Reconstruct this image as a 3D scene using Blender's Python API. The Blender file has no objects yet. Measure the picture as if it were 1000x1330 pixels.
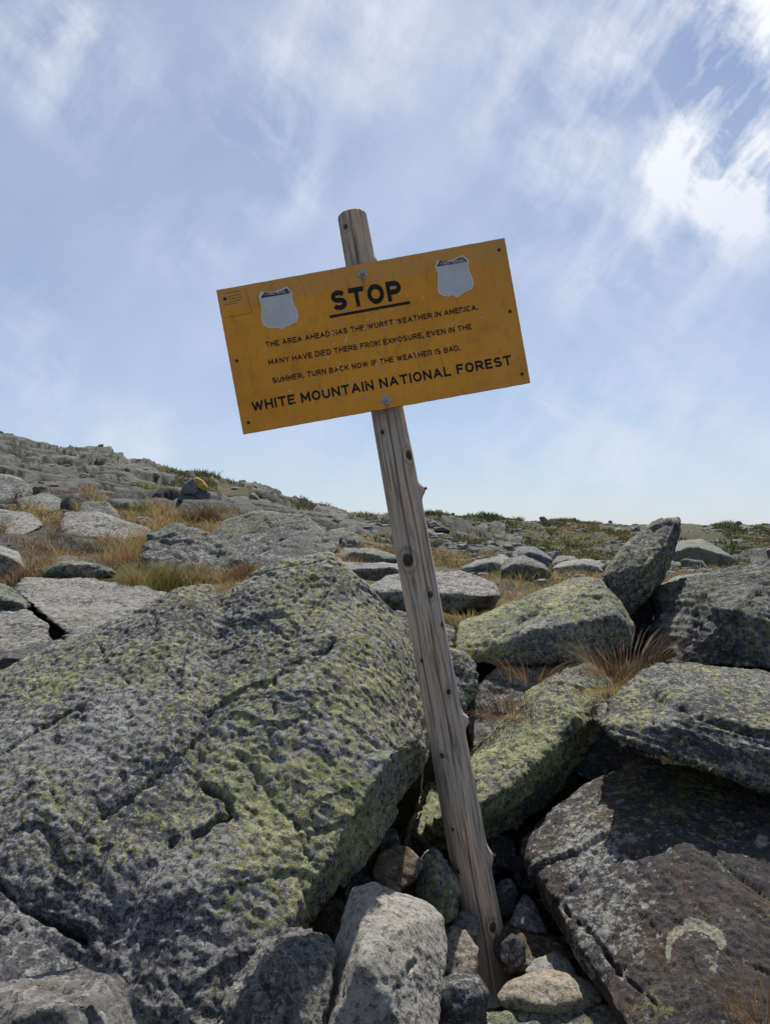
import bpy, bmesh, math, random
import numpy as np
from mathutils import Vector, Matrix

# ------------------------------------------------------------------ camera, sky, sun, exposure
S = bpy.context.scene
COL = S.collection
F = 960.0; CAMZ = 1.45; TH = math.radians(1.5)
cam = bpy.data.objects.new('camera', bpy.data.cameras.new('camera')); COL.objects.link(cam); S.camera = cam
cam.location = (0, 0, CAMZ); cam.rotation_euler = (math.pi/2 + TH, 0, 0)
cam.data.sensor_fit = 'VERTICAL'; cam.data.sensor_height = 24; cam.data.lens = 24*F/1330
cam.data.clip_start = .05; cam.data.clip_end = 20000

SUN_AZ = math.radians(12); SUN_EL = math.radians(55)
sd = bpy.data.lights.new('sun', 'SUN'); sd.energy = 5.0; sd.angle = math.radians(.6); sd.color = (1, .95, .87)
so = bpy.data.objects.new('sun', sd); COL.objects.link(so)
sdir = Vector((math.sin(SUN_AZ)*math.cos(SUN_EL), math.cos(SUN_AZ)*math.cos(SUN_EL), math.sin(SUN_EL)))
so.rotation_euler = (-sdir).to_track_quat('-Z', 'Y').to_euler(); so.location = (3, 3, 8)

S.view_settings.view_transform = 'Standard'; S.view_settings.look = 'None'
S.view_settings.exposure = 0.42; S.view_settings.gamma = 1; S.view_settings.use_curve_mapping = False

def ray(px, py):
    dx = (px-500)/F; dy = (665-py)/F
    return np.array([dx, math.cos(TH)-dy*math.sin(TH), math.sin(TH)+dy*math.cos(TH)])
def P(px, py, Y):
    r = ray(px, py); return np.array([0, 0, CAMZ]) + r*(Y/r[1])
def proj(v):
    x = v[:, 0]; y = v[:, 1]; z = v[:, 2]-CAMZ
    f = y*math.cos(TH)+z*math.sin(TH); u = -y*math.sin(TH)+z*math.cos(TH)
    f = np.where(np.abs(f) < 1e-3, 1e-3, f)
    return 500+F*x/f, 665-F*u/f

# ---- small node helper
class NT:
    def __init__(s, tree): s.t = tree; s.n = tree.nodes; s.l = tree.links
    def new(s, typ, **kw):
        n = s.n.new(typ)
        for k, v in kw.items():
            if k == 'i':
                for kk, vv in v.items():
                    if isinstance(vv, bpy.types.NodeSocket): s.l.new(vv, n.inputs[kk])
                    else: n.inputs[kk].default_value = vv
            else: setattr(n, k, v)
        return n
    def math(s, op, a, b=0.0, c=None, clamp=False):
        n = s.new('ShaderNodeMath', operation=op, i={0: a, 1: b}); n.use_clamp = clamp
        if c is not None: s.set(n, 2, c)
        return n.outputs[0]
    def set(s, n, k, v):
        if isinstance(v, bpy.types.NodeSocket): s.l.new(v, n.inputs[k])
        else: n.inputs[k].default_value = v
    def vmath(s, op, a, b=(0, 0, 0)):
        n = s.new('ShaderNodeVectorMath', operation=op, i={0: a, 1: b}); return n.outputs[0]
    def noise(s, vec, scale, detail=4, rough=.5, dist=0., lac=2.0):
        n = s.new('ShaderNodeTexNoise', i={'Vector': vec, 'Scale': scale, 'Detail': detail, 'Roughness': rough, 'Distortion': dist, 'Lacunarity': lac})
        return n.outputs[0]
    def ramp(s, v, lo, hi, a=0., b=1., smooth=False):
        n = s.new('ShaderNodeMapRange', i={'Value': v, 'From Min': lo, 'From Max': hi, 'To Min': a, 'To Max': b})
        if smooth: n.interpolation_type = 'SMOOTHSTEP'
        return n.outputs[0]
    def mix(s, f, a, b, mode='MIX'):
        n = s.new('ShaderNodeMix', data_type='RGBA', blend_type=mode)
        s.set(n, 0, f)
        for k, v in ((6, a), (7, b)):
            if isinstance(v, tuple) and len(v) == 3: v = (*v, 1)
            s.set(n, k, v)
        return n.outputs[2]
def srgb(r, g, b): return tuple(((c/255)/12.92 if c/255 <= .04045 else ((c/255+.055)/1.055)**2.4) for c in (r, g, b))

W = bpy.data.worlds.new('World'); S.world = W; W.use_nodes = True
w = NT(W.node_tree); w.n.clear()
sky = w.new('ShaderNodeTexSky', sky_type='NISHITA'); sky.sun_disc = False
sky.sun_elevation = SUN_EL; sky.sun_rotation = SUN_AZ; sky.altitude = 1500; sky.dust_density = 1.6; sky.air_density = 1.0; sky.ozone_density = 1.5
tc = w.new('ShaderNodeTexCoord').outputs['Generated']
sep = w.new('ShaderNodeSeparateXYZ', i={0: tc})
zz = w.math('ADD', w.math('MAXIMUM', sep.outputs[2], 0.0), .18)
uv = w.new('ShaderNodeCombineXYZ', i={0: w.math('DIVIDE', sep.outputs[0], zz), 1: w.math('DIVIDE', sep.outputs[1], zz), 2: 0.0}).outputs[0]
wrp = w.vmath('SCALE', w.vmath('SUBTRACT', w.new('ShaderNodeTexNoise', i={'Vector': uv, 'Scale': 1.6, 'Detail': 3}).outputs[1], (.5, .5, .5)))
wrp.node.inputs[3].default_value = .45
dirn = w.vmath('NORMALIZE', tc)
uvw = w.vmath('ADD', dirn, w.vmath('SCALE', wrp))
uvw.node.inputs[1].links[0].from_node.inputs[3].default_value = .16
def mapped(rot, sc):
    a_ = w.new('ShaderNodeMapping', i={'Vector': uvw, 'Rotation': (0, math.radians(rot), 0)}).outputs[0]
    return w.new('ShaderNodeMapping', i={'Vector': a_, 'Scale': sc}).outputs[0]
wisp = w.noise(mapped(58, (1.0, 1.0, 3.0)), 4.6, 12, .60)
wisp2 = w.noise(mapped(-38, (1.0, 1.0, 2.3)), 5.5, 12, .62)
veil = w.noise(mapped(30, (1, 1, 2.0)), 2.4, 6, .5)
blobs = None
for (bx, by, r, k) in ((960, 175, 7, 2.6), (1000, 120, 14, .5), (965, 30, 6, .9), (1010, 240, 7, .9), (700, 110, 7, .6), (870, 15, 6, .8), (120, 100, 6, .6), (30, 20, 6, .5), (360, 215, 5.5, .6), (470, 40, 7, .45),
                       (330, 110, 5, .45), (180, 573, 4, .8), (720, 585, 8, .85), (900, 620, 8, .8), (40, 440, 5, .5), (430, 560, 6, .45), (860, 420, 9, .5),
                       (770, 280, 8, .55), (250, 320, 5, .4), (60, 560, 6, .5)):
    d = ray(bx, by); d = d/np.linalg.norm(d)
    dt = w.new('ShaderNodeVectorMath', operation='DOT_PRODUCT', i={0: w.vmath('NORMALIZE', tc), 1: tuple(d)}).outputs['Value']
    m = w.ramp(dt, math.cos(math.radians(r)), 1, 0, k, True)
    blobs = m if blobs is None else w.math('ADD', blobs, m)
wm = w.math('ADD', w.math('MULTIPLY', w.ramp(wisp, .44, .78), .85), w.math('MULTIPLY', w.ramp(wisp2, .44, .70), .6))
cl = w.math('ADD', w.math('MULTIPLY', wm, w.math('ADD', w.math('MULTIPLY', blobs, .78), .10)), w.math('MULTIPLY', w.ramp(veil, .35, .7), .30), clamp=True)
# thin haze everywhere, thicker to the horizon
hz = w.ramp(sep.outputs[2], 0.0, .55, .52, .16)
base = w.mix(hz, w.mix(1.0, sky.outputs[0], (.84, .90, .97), 'MULTIPLY'), (4.5, 5.0, 6.0))
glow_d = w.new('ShaderNodeVectorMath', operation='DOT_PRODUCT', i={0: w.vmath('NORMALIZE', tc), 1: tuple(sdir)}).outputs['Value']
cc = w.mix(w.ramp(glow_d, .75, .98), (6.2, 6.8, 7.9), (9.5, 9.5, 9.6))
skyc = w.mix(cl, base, cc)
bg = w.new('ShaderNodeBackground', i={'Color': skyc, 'Strength': .086})
w.l.new(bg.outputs[0], w.new('ShaderNodeOutputWorld').inputs[0])

# ------------------------------------------------------------------ numpy noise
def _hash(ix, iy, iz, seed):
    h = (ix*374761393 + iy*668265263 + iz*2147483647 + seed*1274126177) & 0xffffffff
    h = ((h ^ (h >> 13))*1274126177) & 0xffffffff
    h = ((h ^ (h >> 15))*2246822519) & 0xffffffff
    return h ^ (h >> 14)
def vnoise(p, seed=0):
    p = np.asarray(p, dtype=np.float64); i = np.floor(p).astype(np.int64); f = p-i
    u = f*f*f*(f*(f*6-15)+10); out = 0
    G = np.array([[1,1,0],[-1,1,0],[1,-1,0],[-1,-1,0],[1,0,1],[-1,0,1],[1,0,-1],[-1,0,-1],[0,1,1],[0,-1,1],[0,1,-1],[0,-1,-1]], float)
    for a in (0, 1):
        wa = u[:, 0] if a else 1-u[:, 0]
        for b in (0, 1):
            wb = u[:, 1] if b else 1-u[:, 1]
            for c in (0, 1):
                wc = u[:, 2] if c else 1-u[:, 2]
                g = G[_hash(i[:, 0]+a, i[:, 1]+b, i[:, 2]+c, seed) % 12]
                out = out + wa*wb*wc*((f-np.array([a, b, c]))*g).sum(1)
    return out
def fbm(p, seed=0, octv=4, gain=.5):
    s = 0; a = 1; p = np.asarray(p)
    for o in range(octv):
        s = s + a*vnoise(p, seed+o*17); p = p*2.03+7.1; a *= gain
    return s
def ridged(p, seed=0, octv=3):
    s = 0; a = 1
    for o in range(octv):
        s = s + a*(1-np.abs(vnoise(p, seed+o*31))*2.2); p = p*2.1+3.3; a *= .5
    return s/1.75
def voro(p, seed=0, flat=False):
    """F1, F2, id-hash in 0..1 and the offset to the nearest cell point"""
    i = np.floor(p).astype(np.int64); n = len(p)
    f1 = np.full(n, 9.); f2 = np.full(n, 9.); hid = np.zeros(n, np.int64); off = np.zeros((n, 3))
    for a in (-1, 0, 1):
        for b in (-1, 0, 1):
            for c in ((0,) if flat else (-1, 0, 1)):
                cx, cy, cz = i[:, 0]+a, i[:, 1]+b, i[:, 2]+c
                h = _hash(cx, cy, cz, seed)
                q = np.stack([cx+(h & 1023)/1023., cy+((h >> 10) & 1023)/1023., cz+(0 if flat else ((h >> 20) & 1023)/1023.)], 1)
                d = p-q
                if flat: d[:, 2] = 0
                r = np.sqrt((d*d).sum(1)); m = r < f1
                f2 = np.where(m, f1, np.minimum(f2, r)); hid = np.where(m, h, hid); off = np.where(m[:, None], d, off); f1 = np.where(m, r, f1)
    h2 = _hash(hid, hid*0+3, hid*0+5, seed+9)
    rnd = np.stack([(h2 & 1023)/1023., ((h2 >> 10) & 1023)/1023., ((h2 >> 20) & 1023)/1023.], 1)
    return f1, f2, rnd, off
def sstep(x, a, b):
    t = np.clip((x-a)/(b-a), 0, 1); return t*t*(3-2*t)

# ------------------------------------------------------------------ tagging and mesh helpers
def tag(o, label=None, cat=None, group=None, kind=None):
    if label: o['label'] = label
    if cat: o['category'] = cat
    if group: o['group'] = group
    if kind: o['kind'] = kind
    return o
def mesh_np(name, v, f, mat, smooth=True):
    me = bpy.data.meshes.new(name); v = np.asarray(v, dtype=np.float32); f = np.asarray(f, dtype=np.int32); k = f.shape[1]
    me.vertices.add(len(v)); me.vertices.foreach_set('co', v.ravel())
    me.loops.add(f.size); me.loops.foreach_set('vertex_index', f.ravel())
    me.polygons.add(len(f)); me.polygons.foreach_set('loop_start', np.arange(0, f.size, k, dtype=np.int32))
    me.polygons.foreach_set('use_smooth', np.full(len(f), smooth)); me.update(calc_edges=True); me.validate()
    if mat: me.materials.append(mat)
    return me
def addobj(name, me, loc=(0, 0, 0), parent=None):
    o = bpy.data.objects.new(name, me); COL.objects.link(o); o.location = loc
    if parent: o.parent = parent
    return o
def attr(me, name, vals):
    a = me.attributes.new(name, 'FLOAT', 'POINT'); a.data.foreach_set('value', np.asarray(vals, dtype=np.float32))
def vnormals(v, f):
    k = f.shape[1]
    if k == 4: fn = np.cross(v[f[:, 2]]-v[f[:, 0]], v[f[:, 3]]-v[f[:, 1]])
    else: fn = np.cross(v[f[:, 1]]-v[f[:, 0]], v[f[:, 2]]-v[f[:, 0]])
    n = np.zeros_like(v)
    for c in range(3):
        for j in range(k): n[:, c] += np.bincount(f[:, j], fn[:, c], len(v))
    return n/(np.linalg.norm(n, axis=1)[:, None]+1e-12)
def laplace(v, f, it, lam=.6):
    a = np.concatenate([f[:, i] for i in range(4)]); b = np.concatenate([f[:, (i+1) % 4] for i in range(4)])
    A = np.concatenate([a, b]); B = np.concatenate([b, a]); cnt = np.bincount(A, minlength=len(v))[:, None]+1e-9
    for _ in range(it):
        m = np.stack([np.bincount(A, v[B, c], len(v)) for c in range(3)], 1)/cnt
        v = v+lam*(m-v)
    return v
def hull_into(bm, pts):
    vs = [bm.verts.new(tuple(p)) for p in pts]
    r = bmesh.ops.convex_hull(bm, input=vs)
    kill = {g for g in r['geom_interior']+r['geom_unused'] if isinstance(g, bmesh.types.BMVert)}
    bmesh.ops.delete(bm, geom=list(kill), context='VERTS')
def voxelise(hulls, vox):
    """union of convex hulls as one even quad mesh"""
    bm = bmesh.new()
    for h in hulls: hull_into(bm, h)
    bmesh.ops.recalc_face_normals(bm, faces=bm.faces)
    me = bpy.data.meshes.new('tmp'); bm.to_mesh(me); bm.free()
    o = bpy.data.objects.new('tmp', me); COL.objects.link(o)
    md = o.modifiers.new('r', 'REMESH'); md.mode = 'VOXEL'; md.voxel_size = vox
    dg = bpy.context.evaluated_depsgraph_get(); ev = o.evaluated_get(dg).data
    v = np.empty(len(ev.vertices)*3, np.float32); ev.vertices.foreach_get('co', v); v = v.reshape(-1, 3).astype(np.float64)
    ls = np.empty(len(ev.loops), np.int32); ev.loops.foreach_get('vertex_index', ls)
    f = ls.reshape(-1, 4)
    bpy.data.objects.remove(o); bpy.data.meshes.remove(me)
    return v, f

# ------------------------------------------------------------------ materials
def newmat(name):
    m = bpy.data.materials.new(name); m.use_nodes = True; t = NT(m.node_tree); t.n.clear()
    b = t.new('ShaderNodeBsdfPrincipled'); t.l.new(b.outputs[0], t.new('ShaderNodeOutputMaterial').inputs[0])
    b.inputs['Roughness'].default_value = .9; b.inputs['Specular IOR Level'].default_value = .25
    return m, t, b
def simple(name, col, rough=.8, metal=0., var=.25, scale=60, spec=.3):
    m, t, b = newmat(name)
    oc = t.new('ShaderNodeTexCoord').outputs['Object']
    n = t.noise(oc, scale, 5, .6)
    t.l.new(t.mix(t.ramp(n, .35, .65), tuple(c*(1-var) for c in col), tuple(min(1, c*(1+var)) for c in col)), b.inputs['Base Color'])
    b.inputs['Roughness'].default_value = rough; b.inputs['Metallic'].default_value = metal; b.inputs['Specular IOR Level'].default_value = spec
    return m
def rockmat(name, c1, c2, dark=.3, green=.3, pale=.2, gcol=(.26, .262, .11), gcol2=(.46, .455, .27), s=1.0, bump=1.0, rust=0.0, blackc=(.028, .028, .034), band=0.0, bdir=(0, .3, 1)):
    m, t, b = newmat(name)
    oc = t.new('ShaderNodeTexCoord').outputs['Object']
    rnd = t.new('ShaderNodeObjectInfo').outputs['Random']
    co = t.vmath('ADD', oc, t.vmath('SCALE', (17., 31., 23.))); t.l.new(rnd, co.node.inputs[1].links[0].from_node.inputs[3])
    def A(n):
        a = t.new('ShaderNodeAttribute'); a.attribute_name = n; return a.outputs['Fac']
    g_a, d_a, p_a = A('lichen'), A('dark'), A('pale')
    big = t.noise(co, 2.2*s, 4, .6)
    mid = t.noise(co, 22*s, 10, .76)
    grain = t.noise(co, 190*s, 3, .75)
    gr2 = t.noise(co, 70*s, 5, .8)
    col = t.mix(t.ramp(mid, .36, .62), c1, c2)
    col = t.mix(t.ramp(grain, .3, .7, .0, .75), col, t.mix(1.0, col, (1.75, 1.72, 1.68), 'MULTIPLY'))
    col = t.mix(t.ramp(gr2, .51, .57, 0, .85), col, t.mix(1.0, col, (.30, .30, .34), 'MULTIPLY'))
    if rust:
        r = t.noise(co, 5*s, 8, .7)
        col = t.mix(t.math('MULTIPLY', t.ramp(r, .5, .68), rust), col, (.22, .115, .055))
    if band:
        mp = t.new('ShaderNodeMapping', i={'Vector': co, 'Rotation': bdir, 'Scale': (1.5, 1.5, 22)}).outputs[0]
        bn = t.noise(mp, 2.4*s, 6, .7)
        col = t.mix(t.math('MULTIPLY', t.ramp(bn, .5, .62), band), col, t.mix(1.0, col, (.42, .42, .44), 'MULTIPLY'))
    # pale crustose lichen
    pn = t.noise(co, 30*s, 10, .76)
    pm = t.ramp(t.math('ADD', pn, t.math('ADD', t.math('MULTIPLY', big, .25), p_a)), .735-.3*pale, .755-.3*pale)
    col = t.mix(t.math('MULTIPLY', pm, .8), col, t.mix(t.ramp(gr2, .4, .6), (.24, .245, .235), (.46, .46, .44)))
    # black lichen
    dn = t.noise(t.vmath('ADD', co, (5, 3, 1)), 58*s, 10, .78)
    dm = t.ramp(t.math('ADD', dn, t.math('ADD', t.math('MULTIPLY', t.noise(co, 4.1*s, 3, .6), .3), d_a)), .80-.4*dark, .83-.4*dark)
    col = t.mix(t.math('MULTIPLY', dm, .9), col, t.mix(t.ramp(grain, .4, .65), blackc, tuple(c*2.6 for c in blackc)))
    # map lichen: ragged rosettes with dark specks
    gn = t.noise(t.vmath('ADD', co, (11, 7, 3)), 46*s, 11, .78)
    gb = t.noise(t.vmath('ADD', co, (2, 9, 4)), 4.2*s, 6, .7)
    gm = t.ramp(t.math('ADD', gn, t.math('ADD', t.math('MULTIPLY', gb, .38), g_a)), .84-.4*green, .86-.4*green)
    vor = t.new('ShaderNodeTexVoronoi', i={'Vector': co, 'Scale': 130*s}).outputs['Distance']
    speck = t.ramp(vor, .18, .42, .25, 1.0)
    gm2 = t.math('MULTIPLY', gm, speck)
    gc = t.mix(t.ramp(t.noise(co, 60*s, 4, .7), .42, .6), gcol, gcol2)
    gc = t.mix(t.ramp(t.noise(co, 8*s, 3, .6), .45, .65), gc, t.mix(1.0, gc, (.72, .80, .62), 'MULTIPLY'))
    col = t.mix(gm2, col, gc)
    cm = t.ramp(t.math('ADD', A('crust'), t.math('MULTIPLY', t.math('SUBTRACT', t.noise(co, 75*s, 8, .75), .5), 1.0)), .46, .56)
    if rust: col = t.mix(t.math('MULTIPLY', cm, .92), col, t.mix(t.ramp(gr2, .42, .6), (.20, .20, .16), (.44, .43, .34)))
    t.l.new(col, b.inputs['Base Color'])
    h = t.math('ADD', t.math('MULTIPLY', t.noise(co, 42*s, 10, .76), 1.1), t.math('MULTIPLY', grain, .22))
    h = t.math('ADD', h, t.math('MULTIPLY', gr2, .35))
    h = t.math('ADD', h, t.math('MULTIPLY', t.noise(co, 120*s, 5, .8), .45))
    h = t.math('ADD', h, t.math('MULTIPLY', gm2, .14))
    h = t.math('SUBTRACT', h, t.math('MULTIPLY', dm, .10))
    bp = t.new('ShaderNodeBump', i={'Strength': min(1, .9*bump), 'Distance': .017/s, 'Height': h})
    t.l.new(bp.outputs[0], b.inputs['Normal'])
    b.inputs['Roughness'].default_value = .88
    return m
M_BIG = rockmat('lichen_rock_material', (.14, .133, .145), (.30, .295, .288), .37, .34, .36)
M_TILT = rockmat('green_lichen_rock_material', (.12, .12, .115), (.26, .255, .24), .38, .38, .28, gcol=(.24, .255, .11), band=.5)
M_BROWN = rockmat('brown_rock_material', (.042, .038, .037), (.082, .074, .070), .30, .16, .14, rust=.35, gcol=(.19, .195, .07), gcol2=(.24, .245, .12))
M_SLAB = rockmat('banded_slab_material', (.105, .105, .11), (.20, .195, .19), .42, .30, .26, band=.8)
M_PALE = rockmat('pale_stone_material', (.21, .20, .17), (.31, .295, .255), .10, .0, .3, bump=.9, gcol=(.24, .25, .16), gcol2=(.3, .31, .22))
M_GREY = rockmat('grey_stone_material', (.10, .097, .09), (.19, .185, .17), .25, .05, .25)
M_TAN = rockmat('tan_stone_material', (.19, .165, .125), (.29, .255, .20), 0, -.3, .05, bump=.8, band=.3)
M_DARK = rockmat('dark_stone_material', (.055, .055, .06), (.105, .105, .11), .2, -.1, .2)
M_BRST = rockmat('rusty_stone_material', (.10, .075, .05), (.17, .13, .09), .2, -.1, .1, rust=.6)
M_FLAT = rockmat('flat_ledge_material', (.15, .145, .13), (.26, .25, .22), .30, .14, .35, s=.55, gcol=(.24, .26, .16), gcol2=(.32, .33, .22))
M_MID = rockmat('weathered_rock_material', (.12, .12, .115), (.21, .21, .20), .38, .27, .25, s=.6, gcol=(.2, .22, .12), gcol2=(.28, .3, .18), band=.4)
M_FAR = rockmat('far_rock_material', (.12, .12, .115), (.20, .20, .19), .25, .12, .35, s=.22, bump=1, gcol=(.17, .19, .11), gcol2=(.24, .26, .17))
M_YEL = simple('yellow_painted_stone_material', (.34, .21, .04), .8, var=.35, scale=9)

# ------------------------------------------------------------------ rock builder
def subdiv_poly(o): return o
def ring_pts(outline, dt, db, thick, bulge, shr, topback):
    ys = [p[1] for p in outline]; y0, y1 = min(ys), max(ys)
    cx = sum(p[0] for p in outline)/len(outline); cy = sum(ys)/len(ys); pts = []
    for p in outline:
        t = (p[1]-y0)/max(1, y1-y0); d = p[2] if len(p) > 2 else dt+(db-dt)*t
        pts.append(P(p[0], p[1], d))
        k = .55; pts.append(P(cx+(p[0]-cx)*k, cy+(p[1]-cy)*k, max(.4, dt+(db-dt)*((cy+(p[1]-cy)*k)-y0)/max(1, y1-y0)-bulge)))
        # back ring: stands behind, smaller so it stays inside the outline as seen from the path
        dd = d+thick; q = P(p[0], p[1], d)
        kk = shr+.12; b = P(cx+(p[0]-cx)*kk, cy+(p[1]-cy)*kk, dd); pts.append(b)
    return pts
def fdir(s):
    fd = np.array([.75, -.35, -.45+.3*math.sin(s)]); return fd/np.linalg.norm(fd)
def rock(name, label, outline, dt, db, thick, mat, bulge=None, shr=.8, pts=(), parts=(), extra=(), vox=None, smooth=2, amp=1., strata=None, seed=1, cracks=(), paint=(), group=None, cat='rock', topback=.12, facet=1.0, base=(0, 0, 0), cell=.3, wd=0.0, reach=1.0):
    w0 = max(p[0] for p in outline)-min(p[0] for p in outline)
    size = min(w0, 700)/F*(dt+db)/2
    if bulge is None: bulge = .06*size
    if size < .3: facet *= 1.7; cell = .5; smooth = min(smooth, 1) if smooth < 6 else 4
    hulls = [ring_pts(outline, dt, db, thick, bulge, shr, topback)+[P(*q) for q in pts]]
    for q in parts: hulls.append(ring_pts(q[0], q[1], q[2], q[3], q[4], shr, topback))
    for q in extra: hulls.append([P(*z) for z in q])
    vox = vox or max(.0045, (dt+db)/2*.0032)
    v, f = voxelise(hulls, vox)
    v = laplace(v, f, smooth)
    n = vnormals(v, f)
    L = size; s = seed
    q = v+.12*L*np.stack([fbm(v/(L*.4), s+k*7, 2) for k in range(3)], 1)
    F1, F2, rnd, off = voro(q/(L*cell), s+1)
    tilt = (rnd-.5)
    dis = facet*L*(.018*(rnd[:, 0]-.5)+.075*cell*((off*tilt).sum(1)))
    dis -= facet*L*.008*(1-sstep(F2-F1, 0., .09))*sstep(fbm(v/(L*.3), s+8, 2), -.1, .25)
    F1, F2, rnd, off = voro(q/(L*cell*.36)+9, s+2)
    dis += facet*L*(.008*(rnd[:, 0]-.5)+.05*cell*.5*((off*(rnd-.5)).sum(1)))
    q3 = q-.5*np.outer(q@fdir(s), fdir(s))+.008*np.stack([fbm(v/.03, s+k*5, 2) for k in range(3)], 1); F1, F2, rnd, off = voro(q3/min(.055, L*.14)+3, s+22)
    dis += facet*min(.055, L*.14)*(.055*(rnd[:, 0]-.5)+.22*((off*(rnd-.5)).sum(1)))*np.clip(.6+1.5*fbm(v/.25, s+40, 2), .15, 1.3)
    dis += amp*L*.020*fbm(v/(L*.35), s+3, 3)
    det = amp*min(.03, L*.05)
    fd = np.array([.75, -.35, -.45+.3*math.sin(s)]); fd /= np.linalg.norm(fd); va = v-.45*np.outer(v@fd, fd)
    dis += det*.09*fbm(va/.07, s+4, 4, .65) + det*.03*(ridged(va/.04, s+5, 3)-.5)
    if vox < .02: dis += det*.18*fbm(va/.02, s+6, 2, .6)
    if strata:
        sn, sa, sf = strata; sn = np.array(sn, float); sn /= np.linalg.norm(sn)
        h = (v@sn)*sf + 1.1*fbm(v/(L*.5), s+12, 2)
        st = vnoise(np.stack([h, h*0+.3, (v@np.array([.3, .2, -.1]))*1.5/L], 1), s+13)
        st2 = vnoise(np.stack([h*3.1, h*0+.7, (v@np.array([.3, .5, -.1]))*2.5/L], 1), s+14)
        face = 1-np.abs(n@sn)
        dis += face*(sa*np.clip(st*3, -1, 1)+.4*sa*np.clip(st2*3, -1, 1))
    if cracks or paint: ppx, ppy = proj(v)
    facing = np.clip(-(n*((v-np.array([0, 0, CAMZ]))/np.linalg.norm(v-np.array([0, 0, CAMZ]), axis=1)[:, None])).sum(1)*3, 0, 1)
    for line, wpx, dep in cracks:
        wpx = max(1.6, wpx*.55); dep *= .75
        best = np.full(len(v), 1e9)
        wob = 5*vnoise(np.stack([ppx/16, ppy/16, ppx*0+s], 1), 5)
        for a, b_ in zip(line[:-1], line[1:]):
            ax, ay = a; bx_, by_ = b_; dx, dy = bx_-ax, by_-ay
            t = np.clip(((ppx-ax)*dx+(ppy-ay)*dy)/(dx*dx+dy*dy), 0, 1)
            best = np.minimum(best, np.hypot(ppx+wob-(ax+t*dx), ppy+wob-(ay+t*dy)))
        wv = np.clip(.55+1.6*fbm(v/.09, s+50, 2), .0, 1.3); dis -= dep*wv*facing*np.exp(-(best/(wpx*(.5+.6*wv)))**2)
    v = v+n*dis[:, None]
    org = np.array([v[:, 0].mean(), v[:, 1].mean(), v[:, 2].min()])
    me = mesh_np(name, v-org, f, mat)
    ch = {'lichen': np.zeros(len(v)), 'dark': np.zeros(len(v)), 'pale': np.zeros(len(v)), 'crust': np.zeros(len(v))}
    for (x, y, r, c, k) in paint:
        g_ = k*np.exp(-.69*(((ppx-x)**2+(ppy-y)**2)/r**2)); ch[c] = np.maximum(ch[c], g_) if c == 'crust' else ch[c]+g_
    for k, a in ch.items():
        if np.any(a): attr(me, k, a)
    o = addobj(name, me, org)
    tag(o, label, cat, group)
    return o

# ------------------------------------------------------------------ the ground
DS = np.array([1.2, 2.5, 3.2, 4.5, 6, 9, 14, 22, 35, 60, 90, 140, 250, 420, 900, 4000])
PX = np.array([-900, -300, 0, 200, 330, 460, 560, 700, 1000, 1500])
T = {  # picture height of the bare ground at each distance from 4.5 m on
 -900: (850, 800, 740, 700, 670, 640, 600, 610, 640, 670),
 -300: (860, 785, 716, 670, 640, 604, 548, 560, 600, 640),
 0:    (860, 785, 712, 668, 642, 612, 566, 578, 612, 645),
 200:  (850, 782, 716, 680, 656, 634, 607, 616, 640, 660),
 330:  (812, 765, 727, 696, 674, 650, 630, 640, 655, 668),
 460:  (818, 772, 741, 717, 701, 686, 668, 672, 673, 675),
 560:  (820, 780, 750, 731, 718, 704, 691, 682, 674, 669),
 700:  (824, 788, 757, 741, 731, 717, 704, 695, 685, 677),
 1000: (832, 792, 760, 745, 737, 725, 712, 702, 692, 684),
 1500: (840, 800, 770, 752, 742, 730, 716, 706, 696, 688)}
ZT = np.zeros((len(PX), len(DS)))
for i, px in enumerate(PX):
    row = T[int(px)]
    for j, d in enumerate(DS):
        if j >= 3 and j-3 < len(row): ZT[i, j] = CAMZ+(690-row[j-3])/F*d
    ZT[i, 0] = -.25; ZT[i, 1] = -.12; ZT[i, 2] = .62
    ZT[i, 13] = ZT[i, 12]-6; ZT[i, 14] = ZT[i, 12]-45; ZT[i, 15] = ZT[i, 12]-260
LD = np.log(DS)
def ground_base(x, y):
    d = np.maximum(np.hypot(x, np.maximum(y, 0)) if False else np.hypot(x, y), 1.21)
    az = np.arctan2(x, y); pxx = np.where(np.abs(az) < 1.2, 500+F*np.tan(np.clip(az, -1.2, 1.2)), np.where(az > 0, 3000, -3000))
    dd = np.clip(d*np.where(np.abs(az) < 1.2, np.cos(az), np.cos(1.2)), 1.21, 3990)
    front = sstep(np.cos(az), -.1, .45)
    u = np.interp(np.log(dd), LD, np.arange(len(DS))); k = np.interp(np.clip(pxx, -900, 1500), PX, np.arange(len(PX)))
    i = np.minimum(k.astype(int), len(PX)-2); j = np.minimum(u.astype(int), len(DS)-2); fi = k-i; fj = u-j; fj = fj
    z = (ZT[i, j]*(1-fi)+ZT[i+1, j]*fi)*(1-fj)+(ZT[i, j+1]*(1-fi)+ZT[i+1, j+1]*fi)*fj
    return z*front+(1-front)*np.interp(d, [1.2, 20, 200, 4000], [-.25, -.8, -12, -300])
def ledge(x, y):
    """share of bare bedrock"""
    d = np.hypot(x, y); p = np.stack([x, y, x*0], 1)
    pxx = 500+F*x/np.maximum(y, .5)
    left = sstep(-pxx, -470, -360)*sstep(d, 12, 26)
    sc = (2+d*.11)[:, None]
    m = fbm(p/np.array([1.0, 1.6, 1])/sc, 41, 4, .6)
    return np.clip(sstep(m+left*.29-.20*(1-left)-.16*(1-left)*sstep(d, 24, 60)-.14*(1-sstep(d, 14, 24)), -.02, .12)*sstep(d, 5, 8), 0, 1)
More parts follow.
